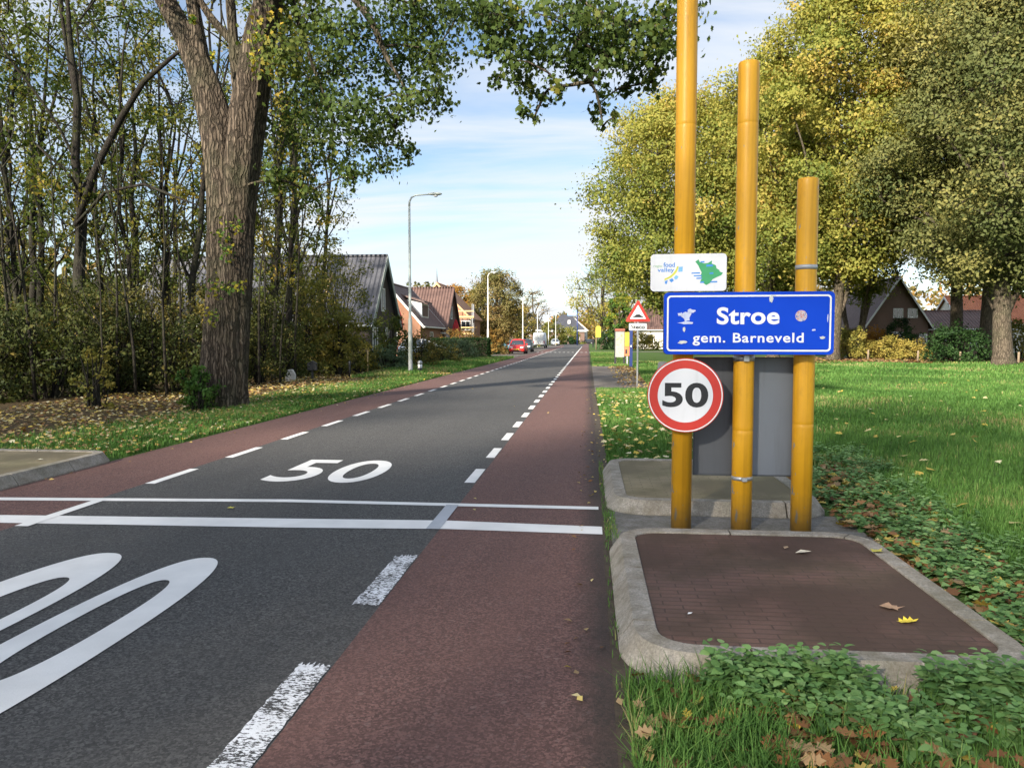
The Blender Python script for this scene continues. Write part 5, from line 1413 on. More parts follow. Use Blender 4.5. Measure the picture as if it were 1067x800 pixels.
spots = [(18, 23), (48, 30), (98, 27), (128, 31), (150, 35), (166, 27), (177, 33), (197, 25), (206, 30), (272, 30), (284, 26.5), (293, 33), (302, 29), (313, 37), (5, 28), (33, 35), (66, 38), (112, 40), (140, 25.5), (185, 40), (225, 34), (250, 38), (-30, 22), (-60, 28), (-20, 36), (20, 48), (150, 50), (240, 52), (280, 44), (-80, 20), (-110, 26), (330, 42), (-50, 42), (120, 62)]
rw = random.Random(8)
for i, (px, Y) in enumerate(spots):
    x = PX(px, Y)
    if x > -7.8: x = -8.2 - rw.random()
    s_ = rw.uniform(0.85, 1.12)
    args = dict(loc=(x, Y, -0.02), rotz=rw.uniform(0, 6.28), scale=(s_, s_, s_ * rw.uniform(0.95, 1.1)))
    if i < 6:
        p = protos[i]; p.location = args['loc']; p.rotation_euler = (0, 0, args['rotz']); p.scale = args['scale']
    else: dup(protos[i % 6], **args)
# the stout dark tree with the diagonal bough
dt = make_tree('woodland_tree', 'stoutest dark tree of the left wood, left of the big maple, with a diagonal bough', 'tree', (PX(80, 21.5), 21.5, 0), 16, 0.22, 5.2, 3.0, 26, 3400, 0.135, M['leaf_wood'], M['bark_dark'], 140, 0.42, 0.6, None, (-0.3, 0.4), 0.3, twig=0.012, rc=0.9)
mb = MB()
bo = [np.array(P(px, py, 21.5 + d)) - np.array((PX(80, 21.5), 21.5, 0)) for px, py, d in ((80, 235, 0), (100, 175, -0.3), (128, 120, -0.6), (150, 85, -0.9), (185, 55, -1.2), (215, 40, -1.4))]
mb.tube(bo, [0.11, 0.10, 0.09, 0.075, 0.05, 0.02], 8)
bo2 = [np.array(P(px, py, 21.5 + d)) - np.array((PX(80, 21.5), 21.5, 0)) for px, py, d in ((78, 235, 0), (110, 200, -1), (150, 192, -1.6), (190, 208, -2.0), (212, 216, -2.2))]
mb.tube(bo2, [0.05, 0.045, 0.04, 0.03, 0.012], 6)
mb.build('bough', M['bark_dark'], dt)

GU = 'undergrowth bushes of the wood on the left'
UL = 'dark tangled undergrowth bush with dull olive leaves beneath the left wood'
up = []
for i in range(4):
    up.append(make_shrub('undergrowth_bush', UL, 'bush', (-60, 60 + i, 0), (1.7, 1.4, 2.0, 1.5)[i], (2.2, 3.0, 1.7, 3.5)[i], (3300, 3300, 3900, 3700)[i], 0.088, M['leaf_under'], 200 + i, (0.22, 0.60, 0.35, 0.48)[i], GU, 15, stems=12, base=0.06))
usp = [(-20, 17.5), (15, 19), (50, 18.5), (85, 20), (118, 21), (150, 22), (178, 21.5), (270, 25), (290, 28), (315, 31), (-45, 21), (0, 23), (35, 24), (70, 25), (105, 26), (140, 27), (170, 28), (200, 25), (235, 28), (260, 31), (20, 30), (60, 32), (100, 34), (140, 35), (180, 36), (220, 36), (250, 40), (-10, 38), (40, 40), (90, 42), (140, 44), (190, 46), (280, 37), (240, 24), (300, 34), (-70, 24), (-90, 18), (60, 52), (170, 56)]
for i, (px, Y) in enumerate(usp):
    x = PX(px, Y)
    if x > -8.6: x = -8.8 - rw.random() * 0.8
    s_ = rw.uniform(0.85, 1.2)
    args = dict(loc=(x, Y, -0.02), rotz=rw.uniform(0, 6.28), scale=(s_, s_, s_ * rw.uniform(0.9, 1.2)))
    if i < 4:
        p = up[i]; p.location = args['loc']; p.rotation_euler = (0, 0, args['rotz']); p.scale = args['scale']
    else: dup(up[i % 4], **args)
make_shrub('yellowing_sapling', 'thin yellowing sapling at the edge of the leaf litter', 'sapling', (PX(97, 15.8), 15.8, 0), 0.55, 1.5, 420, 0.09, M['leaf_yellow'], 230, 0.6, None, 10)

# bare young stems standing through the undergrowth
GS = 'bare saplings at the edge of the left wood'
SL = 'bare thin dark sapling stem rising through the undergrowth of the left wood'
for i, (px, Y) in enumerate([(-10, 17), (12, 18.5), (35, 17.6), (58, 19.5), (108, 18.4), (122, 20), (142, 19), (158, 21), (172, 20), (190, 22), (268, 23.5), (277, 25), (290, 24.5), (306, 27), (60, 23), (135, 23), (180, 26), (20, 21)]):
    t = thing('bare_sapling', SL, 'sapling', (min(PX(px, Y), -8.0), Y, -0.02), rw.uniform(0, 6), GS)
    mb = MB(); H_ = rw.uniform(3.5, 8.5); lx, ly = rw.uniform(-.9, .9), rw.uniform(-.9, .9); r0_ = 0.012 + 0.005 * H_
    pp = [(lx * q * q + rw.uniform(-.06, .06), ly * q * q + rw.uniform(-.06, .06), H_ * q) for q in (0, .2, .4, .6, .8, 1)]
    mb.tube(pp, [r0_, r0_ * .85, r0_ * .7, r0_ * .55, r0_ * .4, r0_ * .2], 6)
    for q in range(7):
        b = pp[2 + q % 4]; a = rw.uniform(0, 6.28); L_ = rw.uniform(.5, 1.5)
        mb.tube([b, (b[0] + math.cos(a) * L_ * .5, b[1] + math.sin(a) * L_ * .5, b[2] + L_ * .5), (b[0] + math.cos(a) * L_ * .8, b[1] + math.sin(a) * L_ * .8, b[2] + L_ * 1.1)], [r0_ * .4, r0_ * .3, r0_ * .12], 4, cap=False)
    mb.build('stem', M['bark_dark'], t)

# hazel-like bushes in front of the dark house
for lab, px, Y, rx, hh, nl, sd_, tn in (('loose tall hazel bush with yellow green leaves in front of the dark house', 328, 33, 2.3, 4.3, 4800, 301, 0.55), ('loose olive bush left of the mailbox', 300, 30, 1.9, 4.2, 3600, 302, 0.45),
                                    ('spreading bush with drooping yellow leaves right of the mailbox', 352, 32.5, 1.5, 3.0, 3000, 303, 0.65), ('dark green shrub at the right corner of the dark house', 408, 41, 1.3, 2.9, 2600, 304, 0.1),
                                    ('thin reaching tree top above the grey roof', 352, 37, 2.2, 6.3, 3200, 305, 0.45), ('low yellowish bush under the dark house gutter', 372, 35.5, 1.2, 1.7, 1600, 307, 0.6)):
    make_shrub('garden_shrub', lab, 'shrub', (PX(px, Y), Y, 0), rx, hh, nl, 0.13, M['leaf_hazel'], sd_, tn, None, 26, stems=12)

# garden plants along the left kerb farther on
for nm, lab, px, Y, rx, hh, nl, lf, mt_, sd_, tn in (
    ('garden_shrub', 'rough grey green weeds around the nearest street lamp', 402, 37, 1.6, 1.1, 2600, 0.11, 'leaf_sage', 311, 0.2),
    ('garden_shrub', 'brown twiggy shrub behind the nearest street lamp', 436, 43, 1.4, 1.8, 2400, 0.11, 'leaf_under', 312, 0.7),
    ('garden_shrub', 'pale grey green conifer bush in front of the clipped hedge', 476, 59, 2.0, 1.5, 3200, 0.12, 'leaf_sage', 313, 0.5),
    ('garden_shrub', 'rusty orange shrub above the clipped hedge', 480, 66, 2.6, 2.4, 3000, 0.14, 'leaf_rust', 314, 0.4),
    ('garden_shrub', 'golden brown shrub beside the pale lamp post', 516, 76, 1.4, 2.5, 2600, 0.15, 'leaf_rust', 315, 0.5),
    ('garden_shrub', 'low mossy shrub below the white car', 452, 52, 1.9, 1.0, 2600, 0.12, 'leaf_sage', 316, 0.1),
    ('garden_shrub', 'dark leafy shrub left of the red hatchback', 519, 82, 1.1, 1.0, 2000, 0.14, 'leaf_green', 317, 0.6),
    ('garden_shrub', 'overgrown olive shrub between lamp and clipped hedge', 458, 48, 1.5, 1.3, 2400, 0.11, 'leaf_under', 318, 0.5),
    ('garden_shrub', 'light green round shrub far beyond the white van', 576, 205, 4.2, 6.0, 2600, 0.4, 'leaf_yellow', 319, 0.2),
    ('garden_shrub', 'olive round shrub before the wide far house', 594, 232, 4.2, 5.2, 2400, 0.4, 'leaf_oak', 320, 0.4),
    ('garden_shrub', 'dark hedge bush at the far road end', 588, 222, 6.0, 2.2, 2400, 0.4, 'leaf_green', 321, 0.2),
    ('garden_shrub', 'dark green bush behind the diamond sign', 638, 112, 2.6, 3.0, 2600, 0.25, 'leaf_green', 322, 0.4),
    ('garden_shrub', 'orange bush left of the map board', 651, 122, 2.2, 4.5, 2000, 0.25, 'leaf_rust', 323, 0.9),
    ('garden_shrub', 'yellow green bush below the pale cottage', 671, 108, 3.2, 2.2, 2200, 0.25, 'leaf_yellow', 324, 0.5),
    ('garden_shrub', 'dark rhododendron bush under the right hand oaks', 995, 52.5, 2.3, 2.4, 5000, 0.16, 'leaf_green', 325, 0.4),
    ('garden_shrub', 'yellow shrub left of the farmhouse door', 886, 61, 1.6, 2.4, 2800, 0.17, 'leaf_yellow', 326, 0.4),
    ('garden_shrub', 'low pale yellow shrub before the farmhouse', 926, 62, 1.9, 1.7, 2600, 0.16, 'leaf_yellow', 327, 0.7),
    ('garden_shrub', 'bright yellow shrub left of the rhododendron', 950, 59, 1.6, 1.4, 2200, 0.16, 'leaf_yellow', 328, 0.8),
    ('garden_shrub', 'dark evergreen shrub against the farmhouse wall', 938, 66, 1.5, 3.2, 3000, 0.17, 'leaf_green', 329, 0.3),
    ('garden_shrub', 'russet shrub beneath the farmhouse window', 911, 68, 1.6, 2.4, 2200, 0.17, 'leaf_rust', 330, 0.9),
    ('garden_shrub', 'yellow bush at the right edge behind the thick oaks', 1062, 62, 2.4, 3.0, 3000, 0.18, 'leaf_yellow', 331, 0.3)):
    make_shrub(nm, lab, 'shrub', (PX(px, Y), Y, 0), rx, hh, nl, lf, M[mt_], sd_, tn, None, 22, stems=9)

# clipped hedge: a box of leaves round a woody core
hd = thing('clipped_hedge', 'dark green clipped hedge along the garden left of the pale lamp', 'hedge', (PX(480, 63), 63, 0))
rng = np.random.default_rng(50)
hw_, hh_, hd_ = 2.35, 1.55, 0.5
n = 9000
pts = rng.uniform(-1, 1, (n, 3)) * np.array((hw_, hd_, 0.5)) ; pts[:, 2] = (pts[:, 2] / 0.5 * 0.5 + 0.5) * hh_
f_ = rng.integers(0, 5, n)
pts[f_ == 0, 1] = -hd_; pts[f_ == 1, 1] = hd_; pts[f_ == 2, 2] = hh_; pts[f_ == 3, 0] = hw_; pts[f_ == 4, 1] = -hd_
pts += rng.normal(size=pts.shape) * 0.05
leaves('foliage', pts, 0.10, rng.uniform(0, 0.6, n), rng, M['leaf_green'], hd)
mb = MB(); mb.box(-hw_ + 0.1, hw_ - 0.1, -hd_ + 0.1, hd_ - 0.1, 0, hh_ - 0.1); mb.build('woody_core', M['soil'], hd)

# =================================================================== BACKGROUND TREES
def oak(label, px, Y, H, r0, base_, Rx, nl, leaf, mat, seed, tint, top_tint=0.2, ncl=75, name='oak_tree', group=None, **kw):
    kw = dict(kw)
    big = Y < 80 and nl > 20000
    if big: nl, leaf, ncl = int(nl * 2.9), leaf * 1.0, int(ncl * 1.2); kw.setdefault('rc', Rx * 0.27); kw.setdefault('dome', 0.26)
    return make_tree(name, label, 'tree', (PX(px, Y), Y, -0.02), H, r0, base_, Rx, ncl, nl, leaf, M[mat], M['bark_oak'], seed, tint, kw.pop('peak', 0.45), group, kw.pop('lean', (0, 0)), 0.35, top_tint, twig=kw.pop('twig', 0.03), attach=kw.pop('attach', 0.5), **kw)
GO = 'autumn oaks behind the field'
oak('leftmost olive gold oak with a rusty top, nearest the road', 714, 72, 23, 0.45, 3.2, 9.4, 38000, 0.27, 'leaf_oak', 401, 0.42, 0.45, 105, group=GO)
oak('greenish oak between the middle and shortest yellow posts', 806, 66, 23.5, 0.42, 4.6, 8.2, 26000, 0.27, 'leaf_oak', 402, 0.34, 0.15, 72, group=GO)
oak('tallest golden yellow oak just right of the shortest yellow post', 868, 57.5, 26.5, 0.42, 5.2, 8.2, 38000, 0.25, 'leaf_oak', 403, 0.52, 0.15, 90, group=GO, lean=(1.2, 0))
oak('small many stemmed tree with green gold leaves before the farmhouse', 893, 63, 12.5, 0.20, 4.5, 3.8, 9000, 0.22, 'leaf_oak', 404, 0.35, 0.2, 36, name='many_stemmed_tree', stems=5, twig=0.018)
oak('golden oak with a dark trunk standing in front of the annex', 994, 62, 27, 0.50, 6.6, 8.0, 34000, 0.26, 'leaf_oak', 405, 0.50, 0.1, 85, group=GO)
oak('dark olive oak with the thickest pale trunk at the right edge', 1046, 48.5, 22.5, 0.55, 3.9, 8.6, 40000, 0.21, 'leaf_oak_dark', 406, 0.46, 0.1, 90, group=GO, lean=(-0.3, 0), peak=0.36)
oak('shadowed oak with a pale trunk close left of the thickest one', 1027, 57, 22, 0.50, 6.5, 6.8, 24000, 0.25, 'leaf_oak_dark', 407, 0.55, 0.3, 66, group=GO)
oak('golden oak partly cut off by the right edge of the picture', 1105, 58, 27, 0.5, 5, 8.5, 28000, 0.28, 'leaf_oak', 408, 0.48, 0.1, 75, group=GO)
# far trees along the road
oak('round tan willow like tree behind the half built house', 517, 112, 11.5, 0.30, 1.2, 4.9, 20000, 0.26, 'leaf_tan', 411, 0.55, -0.5, 60, name='round_tree', bare=2, twig=0.022)
oak('open branched oak with few yellow green leaves at the road end', 628, 118, 12.0, 0.36, 3.8, 6.2, 4200, 0.30, 'leaf_oak', 412, 0.45, -0.5, 46, name='open_oak_tree', bare=5, twig=0.028)
oak('bright green young tree left of the warning sign', 645, 100, 7.5, 0.16, 1.4, 2.4, 5000, 0.24, 'leaf_shrub', 413, 0.55, 0.3, 30, name='young_tree')
oak('orange tree behind the half built house roof', 474, 150, 12.0, 0.3, 2.5, 4.6, 7000, 0.36, 'leaf_rust', 414, 0.75, 0.2, 40, name='orange_tree')
oak('dark brown leaved tree beyond the red hatchback', 541, 152, 8.0, 0.2, 1.0, 4.0, 7000, 0.30, 'leaf_under', 415, 0.75, 0.2, 40, name='brown_tree', bare=2)
oak('yellow tree rising behind the pale lamp and scaffolding', 497, 160, 12.0, 0.3, 2.5, 4.4, 5500, 0.4, 'leaf_oak', 416, 0.5, 0.2, 36, name='yellow_tree')
oak('nearly bare tree above the far hipped roofs', 556, 190, 13.5, 0.3, 4, 4.5, 900, 0.35, 'leaf_tan', 417, 0.6, 0.2, 30, name='bare_tree', bare=9, twig=0.035)
oak('nearly bare tree behind the open branched oak', 655, 150, 14, 0.3, 3, 5.5, 3200, 0.36, 'leaf_tan', 418, 0.7, 0.2, 36, name='bare_tree', bare=6, twig=0.032)

# far woods closing the horizon: one mass
rng = np.random.default_rng(77)
C, T = [], []
def wood_belt(x0, x1, y0, y1, hh, nb, per, leafr, t0):
    for i in range(nb):
        x, y_ = rng.uniform(x0, x1), rng.uniform(y0, y1); h_ = hh * rng.uniform(0.65, 1.15); r_ = h_ * rng.uniform(0.3, 0.5)
        m = per
        d_ = rand_dirs(rng, m) * rng.uniform(0.5, 1.0, (m, 1)) ** 0.5
        C.append(np.array((x, y_, h_ * 0.5)) + d_ * np.array((r_, r_, h_ * 0.5)))
        T.append(t0 + rng.normal() * 0.22 + rng.normal(size=m) * 0.12)
wood_belt(-90, 60, 300, 360, 13, 110, 260, 1, 0.55)
wood_belt(-120, -30, 130, 200, 12, 60, 260, 1, 0.35)
wood_belt(22, 110, 110, 170, 11, 90, 260, 1, 0.30)
wood_belt(-95, -42, 55, 110, 10, 46, 300, 1, 0.25)
C = np.concatenate(C); T = np.concatenate(T); C[:, 2] = np.maximum(C[:, 2], 0.1)
fw = leaves('distant_woods', C, 1.0, T, rng, M['leaf_rust'])
fw.data.materials[0] = leaf_mat('distant_wood_leaves', [(0.0, (0.05, 0.07, 0.025)), (0.4, (0.13, 0.11, 0.035)), (0.7, (0.25, 0.155, 0.045)), (1.0, (0.38, 0.19, 0.045))], 0.2)
tag(fw, kind='stuff')

# trees along the road behind the camera: they throw the shade the foreground lies in
GB = 'avenue trees behind the viewer'
bt = make_tree('avenue_tree', 'broad avenue tree standing behind the viewer', 'tree', (-9.5, -14, 0), 17, 0.4, 3.5, 6.5, 46, 9000, 0.26, M['leaf_maple'], M['bark_oak'], 501, 0.4, 0.45, GB, twig=0.02)
for x, y_, s_ in ((-17, -22, 1.05), (-9.5, -30, 1.1), (-21, -9, 0.95), (-28, -18, 1.1)):
    dup(bt, (x, y_, 0), rw.uniform(0, 6.28), s_)

# =================================================================== GRASS, GROUND COVER, FALLEN LEAVES
def grass(name, XY, hgt, wid, tint, rng, lean=0.45):
    n = len(XY)
    a = rng.uniform(0, 2 * math.pi, n); d = np.stack([np.cos(a), np.sin(a), np.zeros(n)], 1); s_ = np.stack([-np.sin(a), np.cos(a), np.zeros(n)], 1)
    h = hgt * rng.uniform(0.5, 1.4, n); w = wid * rng.uniform(0.7, 1.3, n); ln = rng.uniform(0.05, lean, n) * h * 1.6
    b = np.zeros((n, 3)); b[:, :2] = XY[:, :2]; b[:, 2] = XY[:, 2] if XY.shape[1] > 2 else 0
    up = np.array((0, 0, 1.0))
    V = np.empty((n, 5, 3))
    V[:, 0] = b - s_ * w[:, None] / 2; V[:, 1] = b + s_ * w[:, None] / 2
    m = b + up * (h * 0.6)[:, None] + d * (ln * 0.35)[:, None]
    V[:, 2] = m + s_ * w[:, None] * 0.4; V[:, 3] = m - s_ * w[:, None] * 0.4
    V[:, 4] = b + up * (h * rng.uniform(0.75, 1.0, n))[:, None] + d * ln[:, None]
    idx = (np.arange(n) * 5)[:, None] + np.array((0, 1, 2, 3, 3, 2, 4))[None]
    st = (np.arange(n) * 7)[:, None] + np.array((0, 4))[None]
    o = np_mesh(name, V.reshape(-1, 3), idx.ravel(), st.ravel(), M['grass'], np.repeat(np.clip(tint, 0, 1), 5))
    return tag(o, kind='stuff')
gzv = np.vectorize(ground_z)
rng = np.random.default_rng(900)
def wedge(n, y0, y1, xa, xb, power=1.0):
    """random points with y in [y0,y1], x between xa(y) and xb(y)"""
    u = rng.uniform(0, 1, n) ** power; y_ = y0 + (y1 - y0) * u
    x = xa(y_) + (xb(y_) - xa(y_)) * rng.uniform(0, 1, n)
    return np.stack([x, y_], 1)
def with_z(XY): return np.column_stack([XY, gzv(XY[:, 0], XY[:, 1])])
sides = lambda y_: 0.70 * y_ + 0.6
def patchy(XY, s1=1.0):
    return 0.5 + 0.12 * np.sin(XY[:, 0] * 0.45 + 1.3 * np.sin(XY[:, 1] * 0.31)) + 0.10 * np.sin(XY[:, 1] * 6.1 * s1 + 2 * np.sin(XY[:, 0] * 4.7 * s1)) + 0.16 * np.sin(XY[:, 0] * 1.7 * s1 + XY[:, 1] * 0.9 * s1) + 0.14 * np.sin(XY[:, 1] * 2.3 * s1 - XY[:, 0] * 0.7 * s1) + rng.normal(size=len(XY)) * 0.17
# field grass, right
g1 = wedge(60000, 4.0, 13, lambda y_: 2.9 + 0 * y_, sides)
g2 = wedge(75000, 13, 32, lambda y_: 2.6 + 0 * y_, sides)
g3 = wedge(40000, 32, 53, lambda y_: 2.6 + 0 * y_, sides)
grass('field_grass_near', with_z(g1), 0.085, 0.007, patchy(g1) - 0.05, rng)
grass('field_grass_middle', with_z(g2), 0.095, 0.017, patchy(g2, 0.5), rng)
grass('field_grass_far', with_z(g3), 0.11, 0.045, patchy(g3, 0.4) + 0.08, rng)
# strip of verge between cycle lane and field, beyond the far island
g4 = wedge(42000, 9.4, 24, lambda y_: 0.24 + 0 * y_, lambda y_: 2.9 + 0 * y_)
grass('verge_grass', with_z(g4), 0.085, 0.013, patchy(g4), rng)
g5 = wedge(16000, 44, 90, lambda y_: 0.25 + 0 * y_, lambda y_: 3.0 + 0 * y_)
grass('verge_grass_far', with_z(g5), 0.10, 0.05, patchy(g5) + 0.12, rng)
g5b = wedge(9000, 24, 44, lambda y_: 1.9 + 0.03 * (y_ - 24), lambda y_: 3.4 + 0 * y_)
grass('path_edge_grass', with_z(g5b), 0.14, 0.025, patchy(g5b), rng)
# foreground tuft grass
g6 = wedge(15000, 2.3, 3.42, lambda y_: 0.17 + 0 * y_, lambda y_: 2.7 + 0 * y_)
keep = (g6[:, 0] < 0.75) | (rng.uniform(0, 1, len(g6)) < 0.30)
g6 = g6[keep]
grass('foreground_grass', np.column_stack([g6, np.zeros(len(g6))]), 0.115, 0.0052, patchy(g6, 3) - 0.02, rng, 0.7)
g7 = np.concatenate([wedge(110, 2.6, 5.9, lambda y_: 0.125 + 0 * y_, lambda y_: 0.165 + 0 * y_), wedge(330, 5.9, 6.85, lambda y_: 0.14 + 0 * y_, lambda y_: 0.24 + 0 * y_), wedge(300, 6.8, 9.6, lambda y_: 0.13 + 0 * y_, lambda y_: 0.19 + 0 * y_)])
grass('crack_grass', np.column_stack([g7, np.zeros(len(g7))]), 0.045, 0.005, patchy(g7), rng, 0.6)
# left verge grass
g8 = wedge(60000, 8.0, 32, lambda y_: -9.0 + 0 * y_ + 0.02 * y_, lambda y_: XL_OUT - 0.06 + 0 * y_)
on_isl = (g8[:, 1] < 9.45) & (g8[:, 0] > -8.3)
dens = np.exp(-np.maximum(0, (-6.9 - g8[:, 0])) * 1.1)
g8 = g8[(~on_isl) & (rng.uniform(0, 1, len(g8)) < dens)]
grass('left_verge_grass', with_z(g8), 0.10, 0.014, patchy(g8) - 0.05, rng)
g9 = wedge(26000, 30, 64, lambda y_: -9.5 + 0 * y_, lambda y_: XL_OUT - 0.1 + 0 * y_)
g9 = g9[~((g9[:, 1] < 37) & (g9[:, 0] > -6.0 - 2.2 * (37 - g9[:, 1]) / 9))]
grass('left_verge_grass_far', with_z(g9), 0.16, 0.04, patchy(g9) + 0.15, rng)

# ground cover (dead-nettle like): opposite heart shaped leaves on short stems
def cover(name, XY, z0, hgt, size, rng):
    Cs, As, Ns, Sz, Tn = [], [], [], [], []
    for (x, y_), z in zip(XY, z0):
        h = hgt * rng.uniform(0.5, 1.35); lx, ly = rng.normal(size=2) * 0.25 * h
        k = rng.integers(3, 6); tt = rng.uniform(0.1, 0.9); a0 = rng.uniform(0, 6.28)
        for i in range(k):
            f = (i + 0.6) / k
            for q in (0, math.pi):
                a = a0 + i * 1.57 + q + rng.normal() * 0.25
                s_ = size * (1.15 - 0.65 * f) * rng.uniform(0.8, 1.25)
                A = np.array((math.cos(a), math.sin(a), -0.15 + 0.35 * f + rng.normal() * 0.12))
                Cs.append((x + lx * f + math.cos(a) * s_ * 0.6, y_ + ly * f + math.sin(a) * s_ * 0.6, z + h * f))
                As.append(A); Ns.append((rng.normal() * 0.25, rng.normal() * 0.25, 1.0)); Sz.append(s_); Tn.append(tt + rng.normal() * 0.15 + 0.25 * (f - 0.5))
    o = scatter_shape(name, Cs, np.array(As), np.array(Ns), np.array(Sz), np.clip(np.array(Tn), 0, 1), HEART, M['leaf_nettle'])
    return tag(o, kind='stuff')
def cl_pts(n, y0, y1, xa, xb, spots_):
    p = wedge(n, y0, y1, xa, xb)
    keep = np.zeros(len(p), bool)
    for sx_, sy_, sr_ in spots_: keep |= ((p[:, 0] - sx_) ** 2 + (p[:, 1] - sy_) ** 2) < sr_ ** 2
    return p[keep]
cA = wedge(2300, 3.7, 11.0, lambda y_: 2.12 + 0.02 * (y_ - 4) ** 1.0, lambda y_: 2.95 + 0.11 * (y_ - 3.7))
cA = cA[rng.uniform(0, 1, len(cA)) < np.clip(0.52 + 0.9 * np.sin(cA[:, 0] * 5 + cA[:, 1] * 2.1) * np.sin(cA[:, 1] * 3.1 - cA[:, 0] * 2), 0.05, 1)]
cover('ground_cover_beside_island', cA, gzv(cA[:, 0], cA[:, 1]), 0.12, 0.072, rng)
cB = cl_pts(1500, 2.75, 3.42, lambda y_: 0.35 + 0 * y_, lambda y_: 2.6 + 0 * y_, ((0.62, 3.33, 0.13), (0.80, 3.30, 0.16), (1.0, 3.24, 0.20), (1.12, 3.15, 0.15), (1.22, 3.08, 0.14), (1.62, 3.25, 0.18), (1.85, 3.28, 0.17), (2.05, 3.3, 0.16), (1.75, 3.1, 0.13), (2.3, 3.2, 0.25), (1.3, 2.95, 0.10), (0.72, 3.16, 0.09)))
cover('ground_cover_before_island', cB, np.zeros(len(cB)), 0.13, 0.062, rng)

cC = cl_pts(560, 3.26, 3.43, lambda y_: 0.5 + 0 * y_, lambda y_: 2.4 + 0 * y_, ((0.66, 3.36, 0.10), (0.86, 3.34, 0.13), (1.05, 3.33, 0.16), (1.62, 3.34, 0.16), (1.9, 3.34, 0.16), (2.15, 3.34, 0.2)))
cover('ground_cover_against_kerb', cC, np.full(len(cC), 0.02), 0.16, 0.074, rng)

# fallen leaves
def litter(name, XY, z, size, tint, shape, rng, tilt=0.35):
    n = len(XY); a = rng.uniform(0, 6.28, n)
    A = np.stack([np.cos(a), np.sin(a), rng.normal(size=n) * tilt * 0.5], 1); N_ = np.stack([rng.normal(size=n) * tilt, rng.normal(size=n) * tilt, np.ones(n)], 1)
    C = np.column_stack([XY, z])
    return scatter_shape(name, C, A, N_, size * rng.uniform(0.7, 1.3, n), np.clip(tint, 0, 1), shape, M['fallen'])
l1 = wedge(13500, 8.5, 34, lambda y_: -12.5 + 0 * y_, lambda y_: XL_OUT - 0.05 + 0 * y_)
l1 = l1[~((l1[:, 1] < 9.45) & (l1[:, 0] > -8.3))]
tag(litter('fallen_leaves_left_verge', l1, gzv(l1[:, 0], l1[:, 1]) + 0.055, 0.08, 0.62 + rng.normal(size=len(l1)) * 0.24, MAPLE, rng), kind='stuff')
l2 = wedge(700, 9.4, 22, lambda y_: 0.2 + 0 * y_, lambda y_: 2.6 + 0 * y_)
tag(litter('fallen_leaves_right_verge', l2, gzv(l2[:, 0], l2[:, 1]) + 0.07, 0.09, 0.82 + rng.normal(size=len(l2)) * 0.14, MAPLE, rng), kind='stuff')
l3 = np.concatenate([wedge(420, 2.5, 3.42, lambda y_: 0.7 + 0 * y_, lambda y_: 2.6 + 0 * y_), wedge(90, 2.5, 3.42, lambda y_: 0.2 + 0 * y_, lambda y_: 0.9 + 0 * y_)])
tag(litter('fallen_oak_leaves_foreground', l3, rng.uniform(0.02, 0.08, len(l3)), 0.088, rng.choice([0.08, 0.2, 0.3, 0.35, 0.5, 0.72], len(l3)) + rng.normal(size=len(l3)) * 0.05, OAK, rng, 0.45), kind='stuff')
l4 = wedge(800, 3.7, 10, lambda y_: 2.08 + 0 * y_, lambda y_: 2.7 + 0.1 * (y_ - 3.7))
tag(litter('fallen_oak_leaves_by_island', l4, gzv(l4[:, 0], l4[:, 1]) + rng.uniform(0.02, 0.07, len(l4)), 0.11, rng.choice([0.1, 0.25, 0.35, 0.5, 0.6, 0.75], len(l4)) + rng.normal(size=len(l4)) * 0.05, OAK, rng, 0.4), kind='stuff')
l5 = np.concatenate([wedge(170, 4, 30, lambda y_: 2.9 + 0 * y_, sides)])
tag(litter('fallen_leaves_field', l5, gzv(l5[:, 0], l5[:, 1]) + 0.07, 0.11, 0.80 + rng.normal(size=len(l5)) * 0.1, MAPLE, rng), kind='stuff')
l6 = wedge(5200, 50.5, 64, lambda y_: 9 + 0 * y_, lambda y_: 46 + 0 * y_)
tag(litter('fallen_leaves_under_oaks', l6, np.full(len(l6), 0.05), 0.26, 0.42 + rng.normal(size=len(l6)) * 0.14, DIAMOND, rng), kind='stuff')
l7 = wedge(2200, 24, 44, lambda y_: 1.0 + 0 * y_, lambda y_: 2.6 + 0 * y_)
l7 = l7[rng.uniform(0, 1, len(l7)) < np.exp(-np.abs(l7[:, 0] - 2.0) * 2)]
tag(litter('fallen_leaves_path_edge', l7, gzv(l7[:, 0], l7[:, 1]) + 0.05, 0.12, 0.55 + rng.normal(size=len(l7)) * 0.2, DIAMOND, rng), kind='stuff')

l8 = np.concatenate([wedge(150, 4, 40, lambda y_: XL_OUT - 0.05 + 0 * y_, lambda y_: XL_OUT + 0.35 + 0 * y_), wedge(110, 2.5, 24, lambda y_: -0.12 + 0 * y_, lambda y_: XR_OUT + 0.1 + 0 * y_), wedge(22, 4, 40, lambda y_: XL_OUT + 0 * y_, lambda y_: XR_OUT + 0 * y_)])
tag(litter('leaf_debris_on_road', l8, np.full(len(l8), 0.014), 0.045, 0.55 + rng.normal(size=len(l8)) * 0.25, DIAMOND, rng), kind='stuff')

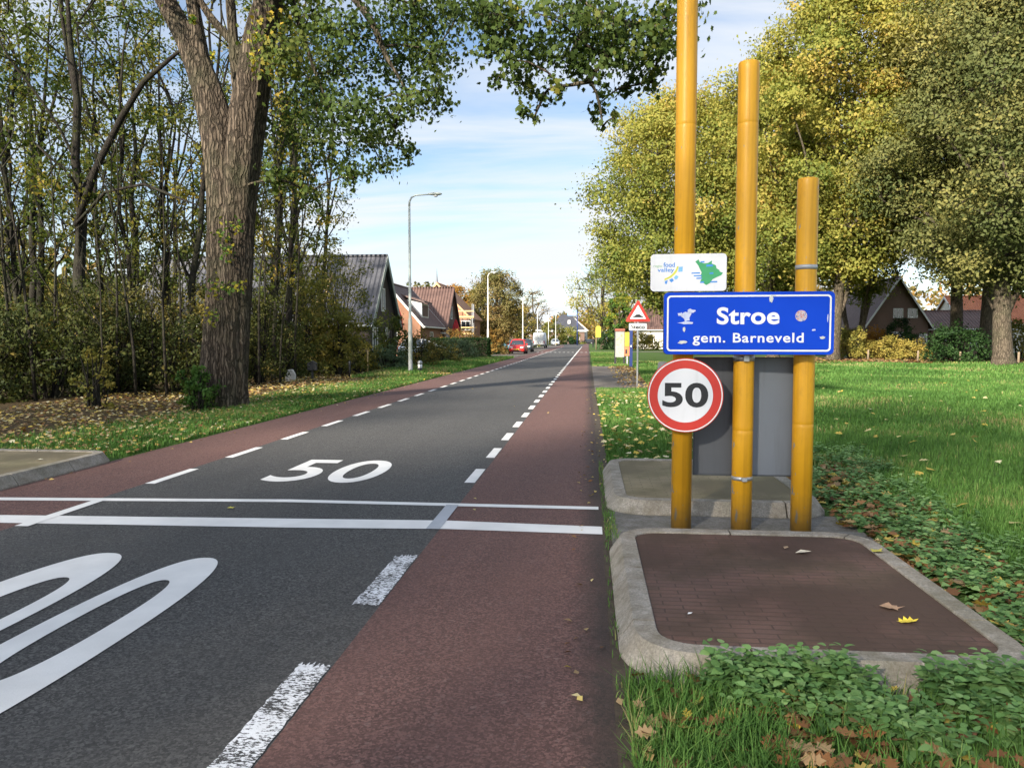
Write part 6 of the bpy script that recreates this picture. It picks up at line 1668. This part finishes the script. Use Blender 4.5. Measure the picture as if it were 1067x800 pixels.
# the few leaves lying on the bricks and on the road, one by one
def single_leaf(label, x, y_, z, size, a, shape, col, curl=0.3, rough=0.6):
    s_ = shape.copy(); s_[:, 2] *= 1.6
    mb = MB(); ca, sa = math.cos(a), math.sin(a)
    top = [((p[0] * ca - p[1] * sa) * size, (p[0] * sa + p[1] * ca) * size, (abs(p[2]) + curl * p[0] ** 2 * 0.6) * size + 0.004) for p in s_]
    mb.add(top, [tuple(range(len(s_)))])
    o = mb.build('fallen_leaf', basic('fallen_leaf_surface', col, rough, 0.25, 60), None, loc=(x, y_, z))
    return tag(o, label, 'leaf')
ZI = 0.112
def onisl(px, py):
    d = ray(px, py); k = (ZI - EYE) / d.z; q = Vector((0, 0, EYE)) + d * k; return q.x, q.y
for lab, px, py, sz, a, sh, col in (('bright yellow lobed leaf lying on the brown bricks', 945, 648.5, 0.12, 0.2, OAK, (0.60, 0.46, 0.04)), ('tan brown leaf lying on the brown bricks behind the yellow one', 929, 634, 0.12, -0.3, MAPLE, (0.36, 0.22, 0.13)),
                                    ('cream curled leaf near the back of the brown bricks', 837, 577, 0.11, 0.1, DIAMOND, (0.62, 0.55, 0.42)), ('small tan leaf near the back of the brown bricks', 819, 571.5, 0.06, 1.0, DIAMOND, (0.36, 0.25, 0.15)),
                                    ('tiny white scrap on the left front bricks', 719, 640, 0.035, 0.6, DIAMOND, (0.75, 0.75, 0.74)), ('yellow green leaf on the right kerb of the brown island', 914, 577, 0.10, 0.6, MAPLE, (0.45, 0.40, 0.06))):
    x, y_ = onisl(px, py); single_leaf(lab, x, y_, ZI + (0.014 if 'kerb' in lab else 0), sz, a, sh, col)
q = P(241, 530, 7.0); d = ray(241, 530); k = -EYE / d.z
single_leaf('small yellow leaf on the asphalt between the white bands', d.x * k, d.y * k, 0.004, 0.075, 0.3, MAPLE, (0.62, 0.55, 0.08))
d = ray(41, 480); k = (ZI - EYE) / d.z
single_leaf('pale leaf on the mossy island at the left road edge', d.x * k, d.y * k, ZI + 0.002, 0.10, 0.1, DIAMOND, (0.70, 0.66, 0.5))
